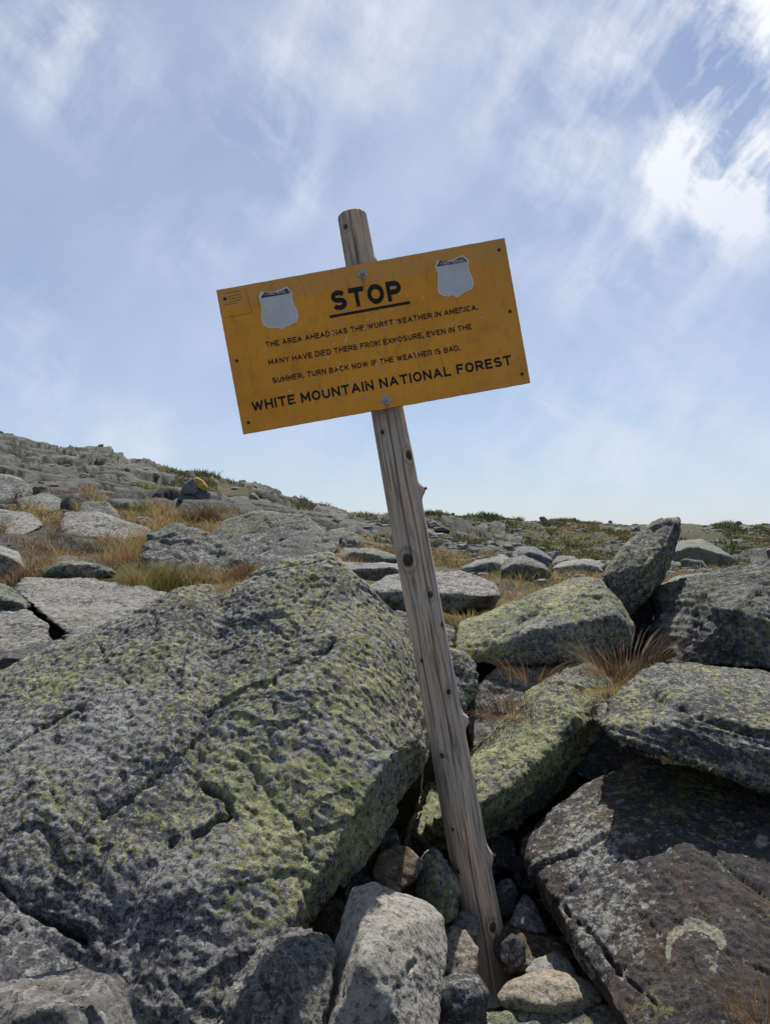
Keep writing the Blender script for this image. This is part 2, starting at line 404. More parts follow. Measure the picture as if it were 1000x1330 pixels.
def ground_z(x, y, full=False):
    x = np.atleast_1d(np.asarray(x, float)); y = np.atleast_1d(np.asarray(y, float))
    z = ground_base(x, y); d = np.hypot(x, y); p = np.stack([x, y, x*0], 1)
    a = np.interp(d, [2, 5, 10, 30, 60, 120, 300, 4000], [.02, .05, .09, .35, .75, .9, 1.6, 2.5])
    z = z+a*.9*fbm(p/np.interp(d, [0, 10, 60, 300], [1.2, 2.2, 9, 25])[:, None]*1.0, 77, 5, .55)
    L = ledge(x, y)
    q = p+np.stack([fbm(p/3.1, 5, 3), fbm(p/3.1, 6, 3), x*0], 1)*1.8
    crk = np.zeros(len(x))
    for cs, k, sd_ in ((5.5, .55, 3), (2.0, .22, 4)):
        F1, F2, rnd, off = voro(q/np.array([cs, cs*1.5, 1]), sd_, True)
        g = L*k*np.interp(d, [5, 12, 30, 70, 200], [.2, .5, 1.2, 1.6, 1.2])
        z = z+g*((rnd[:, 0]-.35)+.9*off[:, 0]*(rnd[:, 1]-.5)+1.0*off[:, 1]*(rnd[:, 2]-.25))-g*.8*(1-sstep(F2-F1, 0, .12)); crk = np.maximum(crk, (1-sstep(F2-F1, .0, .10))*(1 if cs > 3 else .8))
    st = np.interp(d, [6, 14, 30, 60, 120], [.08, .2, .42, .8, 1.0]); qq = (z+.12*x+.9*st*fbm(p/np.interp(d, [0, 60], [1.5, 8])[:, None], 91, 3))/st; fr = qq-np.floor(qq)
    z = z+L*st*.45*(sstep(fr, .68, .95)-fr)
    crk = np.maximum(crk, .9*sstep(fr, .70, .8)*(1-sstep(fr, .86, .96))*(fbm(p/2.3, 93, 2) > .05))
    return (z, crk) if full else z
def ground_hit(px, py, d0=3.0, d1=300.):
    ds = np.exp(np.linspace(math.log(d0), math.log(d1), 400)); r = ray(px, py)
    z = CAMZ+r[2]/r[1]*ds; g = ground_z(r[0]/r[1]*ds, ds)
    k = np.argmax(g > z)
    return float(ds[k]) if g[k] > z[k] else 60.

def heathmat():
    m, t, b = newmat('heath_and_ledge_material')
    oc = t.new('ShaderNodeTexCoord').outputs['Object']
    at = t.new('ShaderNodeAttribute'); at.attribute_name = 'ledge'; L = at.outputs['Fac']
    a2 = t.new('ShaderNodeAttribute'); a2.attribute_name = 'far'; FR = a2.outputs['Fac']
    n1 = t.noise(oc, .35, 8, .68, .4); n2 = t.noise(oc, 2.1, 7, .7); n3 = t.noise(oc, 14, 6, .7); n4 = t.noise(oc, .11, 6, .65)
    straw, rust, green, dk = (.25, .18, .08), (.15, .088, .04), (.07, .082, .028), (.018, .022, .010)
    g = t.mix(t.ramp(n2, .40, .58), rust, straw)
    g = t.mix(t.math('MULTIPLY', t.ramp(n1, .46, .56), .85), g, t.mix(t.ramp(n3, .4, .6), dk, green))
    g = t.mix(t.math('MULTIPLY', FR, t.ramp(n4, .30, .50, .35, .95)), g, t.mix(t.ramp(n2, .38, .58), (.028, .032, .013), (.078, .074, .030)))
    g = t.mix(t.ramp(n3, .3, .62, .65, 0), g, dk)
    r = t.mix(t.ramp(t.noise(oc, 1.3, 9, .7), .4, .6), (.075, .075, .07), (.155, .153, .14))
    r = t.mix(t.ramp(t.noise(oc, 9, 8, .75), .46, .6, 0, .75), r, (.035, .037, .036))
    r = t.mix(t.ramp(t.noise(oc, 5.5, 8, .72), .53, .62, 0, .55), r, (.17, .18, .105))
    r = t.mix(t.ramp(t.noise(oc, .5, 5, .6), .52, .66, 0, .5), r, (.20, .197, .18))
    ac = t.new('ShaderNodeAttribute'); ac.attribute_name = 'crack'; r = t.mix(t.math('MULTIPLY', t.ramp(ac.outputs['Fac'], .35, .8), .85), r, (.02, .02, .016))
    mk = t.ramp(t.math('ADD', L, t.math('MULTIPLY', t.math('SUBTRACT', t.noise(oc, 3.0, 8, .75), .5), 1.1)), .42, .56)
    t.l.new(t.mix(mk, g, r), b.inputs['Base Color'])
    h = t.math('ADD', t.noise(oc, 3.0, 9, .75), t.math('MULTIPLY', t.noise(oc, 22, 5, .7), .25))
    bp = t.new('ShaderNodeBump', i={'Strength': .9, 'Distance': .25, 'Height': h}); t.l.new(bp.outputs[0], b.inputs['Normal'])
    b.inputs['Roughness'].default_value = .95
    return m
M_HEATH = heathmat()
azs = np.concatenate([np.radians(np.linspace(-180, -36, 50)[:-1]), np.arctan(np.linspace(-.72, .72, 640)), np.radians(np.linspace(36, 180, 50)[1:-1])])
rr = np.concatenate([np.exp(np.linspace(math.log(.6), math.log(4), 40))[:-1], np.exp(np.linspace(math.log(4), math.log(320), 560)), np.exp(np.linspace(math.log(340), math.log(4500), 24))])
AZ, RR = np.meshgrid(azs, rr); gx = (np.sin(AZ)*RR).ravel(); gy = (np.cos(AZ)*RR).ravel()
gz, gcr = ground_z(gx, gy, True)
na, nr = len(azs), len(rr); I = np.arange(na*nr).reshape(nr, na); In = np.roll(I, -1, 1)
gf = np.stack([I[:-1], I[1:], In[1:], In[:-1]], -1).reshape(-1, 4)[:, ::-1]
gm_ = mesh_np('ground', np.stack([gx, gy, gz], 1), gf, M_HEATH)
attr(gm_, 'ledge', ledge(gx, gy)); attr(gm_, 'crack', gcr); attr(gm_, 'far', sstep(np.hypot(gx, gy), 18, 45))
tag(addobj('ground', gm_), 'stony alpine heath rising to a bare ridge', kind='structure')

# ------------------------------------------------------------------ the big lichen boulder and the stones round the post
big_pts = [(330, 900, 2.30), (430, 862, 2.40), (275, 1050, 1.97), (505, 985, 2.16), (395, 1085, 1.96), (455, 1062, 2.02), (260, 1180, 1.80), (545, 960, 2.36)]
left_lobe = [(-330, 1010, 2.3), (-120, 925, 2.45), (0, 884, 2.6), (125, 826, 2.7), (245, 762, 2.85), (274, 758, 2.88), (300, 830, 2.7), (330, 930, 2.4), (330, 1080, 2.1), (260, 1180, 1.82), (-60, 1420, 1.5), (-330, 1300, 1.6),
             (240, 850, 2.45), (180, 940, 2.2), (230, 1060, 1.97), (100, 1080, 1.93), (0, 960, 2.15), (20, 1200, 1.74), (-300, 1010, 3.2), (0, 900, 3.3), (230, 790, 3.4), (240, 1380, 2.2), (-300, 1300, 2.4)]
rock('lichen_boulder', 'huge boulder covered in yellow-green and black lichen left of the sign post',
     [(120, 1010, 2.3), (210, 850, 2.7), (290, 772, 2.86), (330, 742, 2.9), (395, 724, 2.92), (430, 719, 2.92), (475, 757, 2.85), (522, 815, 2.78), (548, 880, 2.68), (564, 945, 2.55), (564, 985, 2.5),
      (500, 1080, 2.15), (400, 1190, 1.92), (330, 1260, 1.78), (240, 1420, 1.52), (40, 1420, 1.52), (100, 1200, 1.85)],
     2.9, 1.6, .75, M_BIG, bulge=.0, pts=big_pts, extra=[left_lobe], shr=.80, vox=.0058, smooth=2, seed=4, facet=.6, amp=1.0, cell=.26,
     cracks=[([(122, 826), (140, 858), (165, 882)], 4, .03), ([(280, 765), (292, 790), (285, 805)], 4, .03), ([(225, 1098), (262, 1080), (300, 1055), (292, 1030), (268, 1022)], 8, .06),
             ([(350, 860), (358, 900), (350, 960), (362, 1010)], 6, .025), ([(380, 1060), (402, 1120)], 4, .03), ([(0, 1150), (30, 1180), (60, 1192), (110, 1215), (118, 1260), (125, 1300)], 9, .09),
             ([(395, 835), (410, 850), (440, 830)], 5, .025),
             ([(320, 960), (335, 1000), (330, 1040)], 5, .018)],
     paint=[(190, 985, 60, 'pale', .07), (40, 1000, 60, 'pale', .05), (400, 1010, 110, 'lichen', .012), (335, 1090, 80, 'lichen', .035), (490, 900, 80, 'lichen', .01), (60, 1240, 150, 'lichen', -.08), (220, 1290, 120, 'lichen', -.04),
            (100, 880, 90, 'dark', .03), (300, 860, 100, 'dark', .03), (170, 970, 60, 'lichen', -.05)], topback=.3)
rock('boulder', 'dark boulder standing in for the shaded recess under the huge lichen boulder, lower left', [(-200, 1215), (0, 1215), (60, 1230), (100, 1262), (100, 1300), (0, 1400), (-200, 1400)], 1.6, 1.36, .3, M_DARK, bulge=.03, seed=12)  # dark stone colour stands for the shade of the recess here
rock('rock', 'green-grey flat-topped stone in the bottom left corner of the view', [(-120, 1300), (-20, 1290), (60, 1270), (120, 1262), (150, 1268), (166, 1290), (190, 1420), (-120, 1420)], 1.22, .98, .3, M_GREY, bulge=.02, seed=13, facet=1.3,
     pts=[(60, 1305, 1.0), (120, 1295, 1.02)], paint=[(80, 1300, 90, 'dark', -.1)])
rock('boulder', 'rough dark-speckled grey boulder left of the tall pale stone', [(262, 1370), (300, 1290), (338, 1226), (375, 1206), (412, 1212), (434, 1232), (428, 1290), (400, 1400), (262, 1400)], 1.62, 1.3, .3, M_GREY, bulge=.05, seed=21, amp=1.8, facet=1.3,
     pts=[(350, 1255, 1.42)])
rock('pale_stone', 'tall pale pointed stone standing in front of the post foot', [(398, 1400), (430, 1260), (446, 1190), (458, 1153), (486, 1147), (520, 1163), (556, 1172), (576, 1190), (581, 1230), (572, 1280), (560, 1400)], 1.82, 1.42, .28, M_PALE, bulge=.0, seed=23, facet=.7, amp=.8, smooth=2,
     pts=[(470, 1250, 1.50), (520, 1205, 1.60), (478, 1160, 1.74)], cracks=[([(540, 1250), (510, 1290), (500, 1340)], 7, .02)], paint=[(540, 1290, 40, 'dark', .05)])  # dark patch at lower right paints in the post's shadow
rock('rock', 'small rust-brown rock wedged between the lichen boulder and the pale stone', [(398, 1200), (412, 1174), (440, 1168), (458, 1185), (450, 1222), (420, 1232), (402, 1220)], 2.05, 1.98, .15, M_BRST, seed=31, amp=1.4)
rock('rock', 'tiny grey pebble lying on the lichen boulder edge above the speckled boulder', [(372, 1192), (382, 1185), (388, 1192), (384, 1204), (374, 1204)], 1.86, 1.84, .03, M_GREY, seed=32)
rock('rock', 'rounded brown rock left of the mossy wedge behind the pale stone', [(482, 1130), (492, 1108), (515, 1097), (538, 1104), (549, 1124), (540, 1146), (512, 1162), (488, 1150)], 2.22, 2.1, .2, M_BRST, seed=33, amp=1.3)
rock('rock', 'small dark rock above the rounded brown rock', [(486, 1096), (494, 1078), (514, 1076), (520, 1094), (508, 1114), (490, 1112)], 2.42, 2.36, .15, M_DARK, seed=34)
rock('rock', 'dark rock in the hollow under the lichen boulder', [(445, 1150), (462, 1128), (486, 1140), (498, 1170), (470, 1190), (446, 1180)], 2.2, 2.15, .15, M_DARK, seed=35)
rock('rock', 'mossy upright wedge of rock just left of the post', [(535, 1165), (548, 1112), (562, 1100), (580, 1120), (597, 1150), (594, 1190), (570, 1205), (538, 1190)], 2.25, 2.12, .2, M_TILT, seed=36, facet=1.4, pts=[(566, 1145, 2.06)])
rock('rock', 'yellow-brown rough rock between the pale stone and the post', [(574, 1222), (584, 1204), (606, 1208), (622, 1236), (618, 1272), (588, 1272), (574, 1258)], 2.1, 1.98, .2, M_TAN, seed=37, amp=1.6)
rock('rock', 'dark grey rock between the yellow-brown rock and the mossy wedge', [(584, 1192), (600, 1182), (622, 1192), (624, 1215), (600, 1218), (584, 1208)], 2.24, 2.2, .15, M_GREY, seed=38)
rock('round_stone', 'round dark blue-grey stone at the foot of the post', [(562, 1300), (568, 1272), (592, 1262), (622, 1266), (636, 1290), (628, 1318), (600, 1336), (568, 1330)], 1.93, 1.86, .14, M_DARK, bulge=.05, seed=39, smooth=8, facet=.6)
rock('flat_stone', 'smooth tan oval stone lying just right of the post foot', [(643, 1292), (658, 1274), (690, 1263), (722, 1260), (752, 1268), (777, 1286), (781, 1300), (756, 1314), (710, 1320), (664, 1314), (646, 1302)], 2.08, 1.96, .14, M_TAN, bulge=.04, seed=40, smooth=8, facet=.5, amp=.6)
rock('flat_stone', 'broad mossy flat stone under the tan oval stone', [(580, 1330), (640, 1316), (760, 1302), (800, 1308), (822, 1345), (820, 1420), (580, 1420)], 2.0, 1.72, .2, M_TILT, bulge=.0, seed=41, facet=.6)
rock('rock', 'small pale speckled rock behind the tan oval stone', [(682, 1262), (696, 1246), (718, 1236), (738, 1246), (748, 1266), (720, 1276), (692, 1274)], 2.2, 2.12, .12, M_PALE, seed=42, amp=1.5)
rock('rock', 'flat triangular grey rock leaning right of the post', [(660, 1200), (672, 1172), (682, 1160), (694, 1172), (712, 1214), (690, 1212)], 2.42, 2.3, .1, M_GREY, seed=43, facet=.6)
rock('rock', 'long brown angular slab right of the post below the triangular rock', [(640, 1216), (658, 1196), (690, 1204), (728, 1220), (746, 1240), (738, 1256), (690, 1264), (655, 1262), (644, 1240)], 2.36, 2.2, .2, M_BRST, seed=44, facet=1.3)
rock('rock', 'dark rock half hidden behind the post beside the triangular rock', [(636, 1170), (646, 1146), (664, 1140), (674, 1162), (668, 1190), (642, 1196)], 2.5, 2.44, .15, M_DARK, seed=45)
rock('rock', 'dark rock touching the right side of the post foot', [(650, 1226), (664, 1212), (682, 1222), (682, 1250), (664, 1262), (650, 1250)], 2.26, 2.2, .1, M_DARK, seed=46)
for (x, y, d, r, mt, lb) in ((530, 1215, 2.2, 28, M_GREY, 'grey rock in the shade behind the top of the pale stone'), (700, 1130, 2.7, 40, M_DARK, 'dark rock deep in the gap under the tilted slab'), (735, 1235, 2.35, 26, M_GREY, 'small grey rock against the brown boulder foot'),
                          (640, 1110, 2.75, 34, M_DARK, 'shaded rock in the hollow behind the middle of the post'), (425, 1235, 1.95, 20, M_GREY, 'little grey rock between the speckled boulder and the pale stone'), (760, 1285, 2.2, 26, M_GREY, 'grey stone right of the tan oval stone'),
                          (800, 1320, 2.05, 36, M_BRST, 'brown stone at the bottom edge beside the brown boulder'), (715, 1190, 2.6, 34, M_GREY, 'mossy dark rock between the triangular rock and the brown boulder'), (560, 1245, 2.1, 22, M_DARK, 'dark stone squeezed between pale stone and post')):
    rock('rock', lb, [(x+r*math.cos(a)*(.85+.3*((i*7+x) % 5)/5), y+r*.85*math.sin(a)) for i, a in enumerate(np.linspace(0, 6.28, 9)[:-1])], d+.03, d-.03, .15, mt, seed=x)

# rubble and grit filling the gap round the post foot
rg = np.random.default_rng(17); ico = bmesh.new(); bmesh.ops.create_icosphere(ico, subdivisions=2, radius=.5); iv = np.array([v.co[:] for v in ico.verts]); if_ = np.array([[v.index for v in f.verts] for f in ico.faces]); ico.free()
va_ = []; ng = 420
for k in range(ng):
    x_, y_ = rg.uniform(-.25, .95), rg.uniform(1.75, 2.75); z_ = float(ground_z(x_, y_)[0]); sz_ = rg.uniform(.015, .04) if k % 4 else rg.uniform(.05, .10)
    q_ = np.clip(iv*(1+.2*rg.standard_normal((len(iv), 1))), -.4, .38)*np.array([1, rg.uniform(.6, 1), rg.uniform(.4, .8)])*sz_; a_ = rg.uniform(0, 6.28)
    va_.append(np.stack([q_[:, 0]*math.cos(a_)-q_[:, 1]*math.sin(a_)+x_, q_[:, 0]*math.sin(a_)+q_[:, 1]*math.cos(a_)+y_, q_[:, 2]+z_+sz_*.25], 1))
tag(addobj('rubble', mesh_np('rubble', np.concatenate(va_), (if_[None]+(np.arange(ng)*len(iv))[:, None, None]).reshape(-1, 3), M_GREY, False)), 'grit and small broken stones in the gaps around the post foot', 'rubble', kind='stuff')

# right-hand boulders
rock('tilted_slab', 'long tilted slab with yellow-green lichen rising to the right behind the post',
     [(519, 1100, 2.62), (530, 1072, 2.7), (560, 1022, 2.85), (622, 962, 3.05), (690, 902, 3.2), (735, 868, 3.3), (765, 864, 3.3), (790, 886, 3.2), (797, 902, 3.15), (775, 930, 3.0), (720, 1000, 2.8), (660, 1052, 2.65), (600, 1092, 2.56), (545, 1108, 2.55)],
     3.2, 2.2, .25, M_TILT, bulge=.02, shr=.9, seed=51, facet=.6, amp=.9, topback=1.1,
     extra=[[(600, 1060, 2.7), (700, 960, 2.95), (790, 895, 3.15), (780, 950, 3.1), (700, 1060, 2.85), (660, 1085, 2.75), (600, 1100, 2.66), (640, 1060, 3.1), (760, 960, 3.3)]],
     paint=[(640, 1000, 90, 'lichen', .03), (730, 930, 50, 'dark', .06)], strata=((.5, -.3, .8), .01, 30))
rock('boulder', 'huge brown boulder with a pale crescent of lichen at the lower right', [(684, 1100, 2.5), (704, 1060, 2.6), (750, 1012, 2.72), (820, 982, 2.75), (880, 990, 2.8), (1000, 1012, 2.8), (1250, 1040, 2.6), (1350, 1200, 2.2), (1350, 1500, 1.5), (900, 1500, 1.5), (800, 1330, 1.9), (745, 1240, 2.15), (712, 1180, 2.35)],
     2.75, 1.6, .4, M_BROWN, bulge=.0, seed=52, facet=.55, amp=.9, vox=.0064, pts=[(800, 1120, 2.25), (950, 1200, 1.9)],
     cracks=[([(1000, 1080), (950, 1090), (880, 1070)], 8, .03), ([(720, 1170), (770, 1215), (800, 1260), (850, 1300)], 5, .04), ([(740, 1090), (800, 1130), (850, 1150)], 5, .012)],
     paint=[(900, 1060, 80, 'lichen', .09), (850, 1290, 30, 'lichen', .14), (850, 1200, 90, 'lichen', -.12), (760, 1110, 50, 'pale', .10), (790, 1190, 45, 'pale', .08), (800, 1000, 30, 'lichen', .08)]+[(902+36*math.cos(a), 1236-36*math.sin(a), 4.5+3.5*math.sin(a+.3), 'crust', 1.) for a in np.linspace(.25, 3.35, 40)]+[(x, y, r_, 'crust', .8) for x, y, r_ in ((762, 1100, 7), (770, 1110, 6), (790, 1192, 9), (838, 1180, 6), (745, 1075, 5), (988, 1096, 10), (925, 1260, 5))], topback=.4)
rock('banded_slab', 'thick layered lichen slab resting on the brown boulder at right', [(782, 942, 2.5), (800, 915, 2.65), (832, 885, 2.85), (862, 868, 2.95), (905, 862, 3.0), (1000, 872, 3.0), (1200, 890, 3.0), (1250, 1000, 2.4), (1180, 1070, 2.3), (1000, 1022, 2.32), (900, 990, 2.36), (830, 966, 2.42), (796, 955, 2.46)],
     2.95, 2.3, .3, M_SLAB, bulge=.03, seed=53, facet=.5, pts=[(900, 930, 2.45), (1000, 950, 2.4)], strata=((.18, -.2, 1), .05, 40),
     cracks=[([(850, 900), (900, 925), (960, 950), (1010, 962)], 6, .045), ([(820, 930), (880, 958), (960, 985)], 5, .03)], topback=.4)
rock('boulder', 'grey slab with red grass growing over it behind the tilted slab', [(606, 930), (622, 890), (645, 870), (700, 866), (762, 864), (750, 900), (650, 968), (612, 972)], 3.45, 3.05, .3, M_GREY, bulge=.02, seed=54)
rock('wedge_boulder', 'wedge-shaped green-lichened boulder below the leaning slab', [(588, 850), (596, 812), (640, 792), (700, 765), (745, 752), (782, 750), (802, 778), (822, 815), (818, 842), (760, 862), (660, 862), (600, 862)], 4.0, 3.45, .5, M_TILT, bulge=.03, seed=55, facet=.9,
     pts=[(700, 815, 3.45), (800, 800, 3.5), (780, 760, 3.75)], paint=[(680, 800, 80, 'lichen', .06), (700, 840, 60, 'lichen', -.1)], topback=.35)
rock('leaning_slab', 'tall slab leaning up against the sky beside the wedge boulder', [(784, 748), (812, 708), (842, 684), (858, 677), (880, 675), (881, 690), (868, 736), (846, 772), (818, 798), (800, 790)], 4.05, 3.85, .3, M_SLAB, bulge=.04, shr=.95, seed=56, facet=1.1, smooth=2,
     strata=((.75, .1, -.65), .014, 34), pts=[(845, 730, 3.8)], topback=.0)
rock('boulder', 'big rough grey boulder at the right edge beyond the layered slab', [(842, 800, 4.0), (850, 766, 4.0), (885, 752, 3.95), (945, 746, 3.9), (985, 736, 3.9), (1100, 735, 3.9), (1200, 800, 3.5), (1150, 885, 3.2), (1000, 872, 3.15), (930, 866, 3.25), (870, 864, 3.4), (848, 850, 3.7)], 3.95, 3.2, .6, M_MID, bulge=.0, seed=57, facet=1.3, amp=1.3,
     pts=[(905, 800, 3.45), (960, 790, 3.25)], strata=((.4, 0, 1), .015, 18), topback=.3, cracks=[([(925, 760), (900, 800), (880, 850)], 7, .05), ([(960, 800), (930, 850)], 5, .03)])
rock('boulder', 'dark rock added as shade in the hollow under the leaning slab', [(790, 806), (815, 786), (850, 764), (890, 760), (896, 862), (840, 868), (800, 850)], 4.25, 4.0, .4, M_DARK, bulge=0, seed=61)  # added in dark stone so the bright gap reads as shade
rock('boulder', 'dark rock added as shade under the left tip of the layered slab', [(735, 1000), (760, 950), (800, 930), (850, 950), (860, 1000), (800, 1030)], 3.15, 2.95, .3, M_DARK, bulge=0, seed=62)  # put in to hide lit ground behind a shade-dark tone
rock('boulder', 'flat-topped rock with dark shaded face just behind the post', [(474, 764), (500, 748), (545, 742), (600, 742), (640, 758), (652, 774), (640, 786), (590, 795), (545, 800), (500, 790)], 5.6, 4.5, .5, M_FLAT, bulge=.0, seed=58, facet=.7, pts=[(490, 768, 4.6), (560, 770, 4.5), (640, 772, 4.6)], topback=-.05)
rock('boulder', 'dark rock below the flat-topped rock left of the post', [(500, 800), (515, 792), (545, 800), (590, 815), (590, 840), (540, 850), (515, 830)], 3.7, 3.4, .4, M_MID, seed=59)
rock('boulder', 'dark lichened rock peeping out right behind the post', [(560, 860), (580, 840), (604, 846), (618, 866), (620, 900), (606, 922), (570, 920)], 3.15, 2.95, .3, M_TILT, seed=60)

# ------------------------------------------------------------------ middle distance
def seated(label, outline, thick, mat, name='boulder', **kw):
    yb = max(p[1] for p in outline); xb = sum(p[0] for p in outline)/len(outline); yt = min(p[1] for p in outline)
    db = kw.pop('db', None) or ground_hit(xb, yb-1)
    dt = kw.pop('dt', None) or db+thick*.7
    sink = [(*p[:1], p[1] if p[1] < yb-4 else p[1]+3, *p[2:]) for p in outline]
    kw.setdefault('bulge', 0); kw.setdefault('facet', 1.3); kw.setdefault('smooth', 1)
    if yt > 696 and len(outline[0]) < 3 and 'shape' not in kw:          # a slab: level top, upright broken front
        fh = .42*(yb-yt); yf = yb-fh; drop = (yf-690)/F*db; ex_ = []
        for p in outline:
            if p[1] <= yf: ex_.append((p[0], p[1], min(db+thick*1.5, drop*F/max(p[1]-690, 1.5))))
            else: ex_.append((p[0], p[1]+3, db)); ex_.append((p[0]*.97+xb*.03, yf, db+.03))
        kw.setdefault('strata', ((.05, .1, 1), .025, 10)); 
        return rock(name, label, ex_, db, db, thick, mat, vox=max(.006, db*.0032), **kw)
    kw.pop('shape', None)
    return rock(name, label, sink, dt, db, thick, mat, **kw)
seated('pale flat ledge with a long crack on the left beyond the lichen boulder', [(18, 766, 5.6), (30, 750, 6.4), (100, 750, 6.6), (170, 757, 6.4), (222, 770, 5.9), (190, 792, 5.0), (130, 818, 4.3), (90, 822, 4.2), (60, 800, 4.6)], .3, M_FLAT, 'flat_ledge', amp=1.3, strata=((.05, .1, 1), .03, 9), dt=6.3, db=4.3, bulge=0, seed=70, facet=.35, topback=.2,
       cracks=[([(36, 776), (60, 776), (44, 772)], 3, .04), ([(128, 812), (130, 795), (160, 780), (185, 764)], 2.5, .05)])
seated('broken dark-edged ledge slab at the left edge below the pale ledge', [(-80, 800, 4.6), (-20, 786, 5), (30, 788, 4.9), (62, 812, 4.3), (70, 836, 3.9), (20, 850, 3.7), (-80, 850, 3.7)], .4, M_FLAT, 'flat_ledge', dt=4.8, db=3.7, bulge=0, seed=71, facet=.9, amp=.8, strata=((0, 0, 1), .02, 22))
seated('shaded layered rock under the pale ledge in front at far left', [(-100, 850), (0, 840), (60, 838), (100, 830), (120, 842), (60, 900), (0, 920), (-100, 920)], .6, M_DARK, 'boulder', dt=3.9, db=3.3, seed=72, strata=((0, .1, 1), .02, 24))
seated('dark layered ledge block left of the pale ledge', [(-60, 762), (0, 758), (22, 768), (40, 800), (20, 812), (-60, 812)], .6, M_MID, 'boulder', dt=5.6, db=4.8, seed=73, strata=((0, .1, 1), .03, 14))
seated('thin pale sliver of rock just above the lichen boulder at left', [(84, 826), (120, 818), (150, 822), (140, 838), (100, 846)], .3, M_FLAT, 'rock', dt=4.0, db=3.6, seed=74, facet=.4, bulge=0)
seated('pale lichened rock at the left edge above the ledge', [(-40, 720), (0, 708), (22, 716), (34, 742), (28, 752), (-40, 756)], .8, M_FLAT, 'boulder', seed=75)
seated('low bright slab with grass around it left of the layered rock', [(40, 740), (80, 722), (130, 728), (150, 742), (120, 754), (60, 752)], .9, M_MID, 'boulder', seed=76)
seated('layered faceted rock between the grass and the rounded boulder', [(186, 730), (198, 694), (225, 682), (268, 690), (300, 712), (320, 742), (260, 748), (200, 744)], 1.3, M_MID, 'boulder', seed=77, facet=1.4, amp=1.3, strata=((.3, .2, 1), .04, 8))
seated('large rounded grey boulder above the top of the lichen boulder', [(268, 702), (290, 676), (338, 662), (398, 670), (428, 694), (440, 714), (420, 734), (330, 746), (284, 742)], 1.6, M_MID, 'boulder', seed=78, facet=.9, amp=1.1, cracks=[([(300, 700), (340, 706), (372, 700)], 3, .05), ([(285, 722), (320, 730)], 3, .06), ([(370, 685), (410, 690)], 2.5, .05)])
seated('small dark-sided block in front of the rounded grey boulder', [(288, 706), (310, 694), (340, 702), (362, 722), (350, 742), (300, 744)], .8, M_MID, 'boulder', seed=79, facet=1.2)
seated('pale flat slab in the left hillside grass with dark shaded side', [(78, 688), (84, 666), (126, 664), (152, 676), (198, 690), (188, 698), (92, 702)], 1.6, M_FLAT, 'flat_ledge', amp=1.3, strata=((.05, .1, 1), .03, 9), seed=80, facet=.9)
seated('dark log-shaped rock above the pale hillside slab', [(100, 668), (106, 652), (140, 652), (158, 672), (146, 684)], 1.2, M_MID, 'boulder', seed=81)
seated('long low grey slab along the left edge', [(-30, 668), (0, 662), (40, 668), (58, 684), (30, 694), (-30, 696)], 1.8, M_FLAT, 'flat_ledge', amp=1.3, strata=((.05, .1, 1), .03, 9), seed=82)
seated('grey hump of rock under the hillside at far left', [(-30, 640), (0, 616), (30, 622), (46, 640), (30, 654), (-30, 658)], 2.5, M_FAR, 'boulder', seed=83)
seated('low slab between hillside rocks above the left ledge', [(20, 650), (60, 640), (82, 648), (76, 662), (30, 666)], 2.0, M_MID, 'flat_ledge', seed=84)
seated('broad pale flat slab behind the lichen boulder and post', [(434, 744), (446, 732), (500, 731), (548, 738), (540, 748), (480, 756)], 1.6, M_FLAT, 'flat_ledge', amp=1.3, strata=((.05, .1, 1), .03, 9), seed=85, facet=.4, bulge=0)
seated('flat dark-fronted slab left of the post on the heath', [(434, 722), (448, 712), (490, 714), (520, 724), (500, 734), (440, 732)], 1.6, M_MID, 'flat_ledge', seed=86)
seated('round dark boulder right of the rounded grey boulder', [(420, 700), (428, 688), (452, 686), (470, 700), (462, 712), (428, 712)], 1.4, M_MID, 'boulder', seed=87)
seated('dark upright rock on the heath near the ridge foot', [(446, 690), (452, 678), (464, 680), (466, 692)], 1.2, M_DARK, 'boulder', seed=88)
seated('rounded dome of grey rock right of the leaning slab', [(856, 740), (866, 716), (884, 702), (912, 701), (934, 712), (954, 740)], 3., M_MID, 'boulder', seed=89, facet=.5)
seated('low green-lichened rock left of the golden grass', [(650, 744), (656, 726), (680, 721), (706, 734), (712, 750), (680, 754)], 1.2, M_MID, 'boulder', seed=90)
seated('dark slanting rock behind the low green rock', [(662, 724), (672, 710), (694, 710), (716, 724), (718, 736), (690, 738)], 1.6, M_DARK, 'boulder', seed=91)
seated('long grey ledge left of the low green rock', [(600, 742), (620, 728), (655, 720), (668, 734), (650, 744), (610, 748)], 1.8, M_FLAT, 'flat_ledge', amp=1.3, strata=((.05, .1, 1), .03, 9), seed=92, facet=.6)
seated('flat pale slab beside the golden grass', [(716, 742), (730, 730), (760, 726), (786, 732), (780, 744), (740, 746)], 1.8, M_FLAT, 'flat_ledge', amp=1.3, strata=((.05, .1, 1), .03, 9), seed=93, facet=.6)
seated('dark hump of rock behind the golden grass', [(716, 732), (722, 722), (744, 722), (756, 732), (740, 738)], 1.4, M_MID, 'boulder', seed=94)
seated('grey ledge just right of the wedge boulder in dry grass', [(858, 762), (880, 748), (930, 744), (960, 750), (940, 764), (880, 768)], 1.2, M_FLAT, 'flat_ledge', amp=1.3, strata=((.05, .1, 1), .03, 9), seed=95)

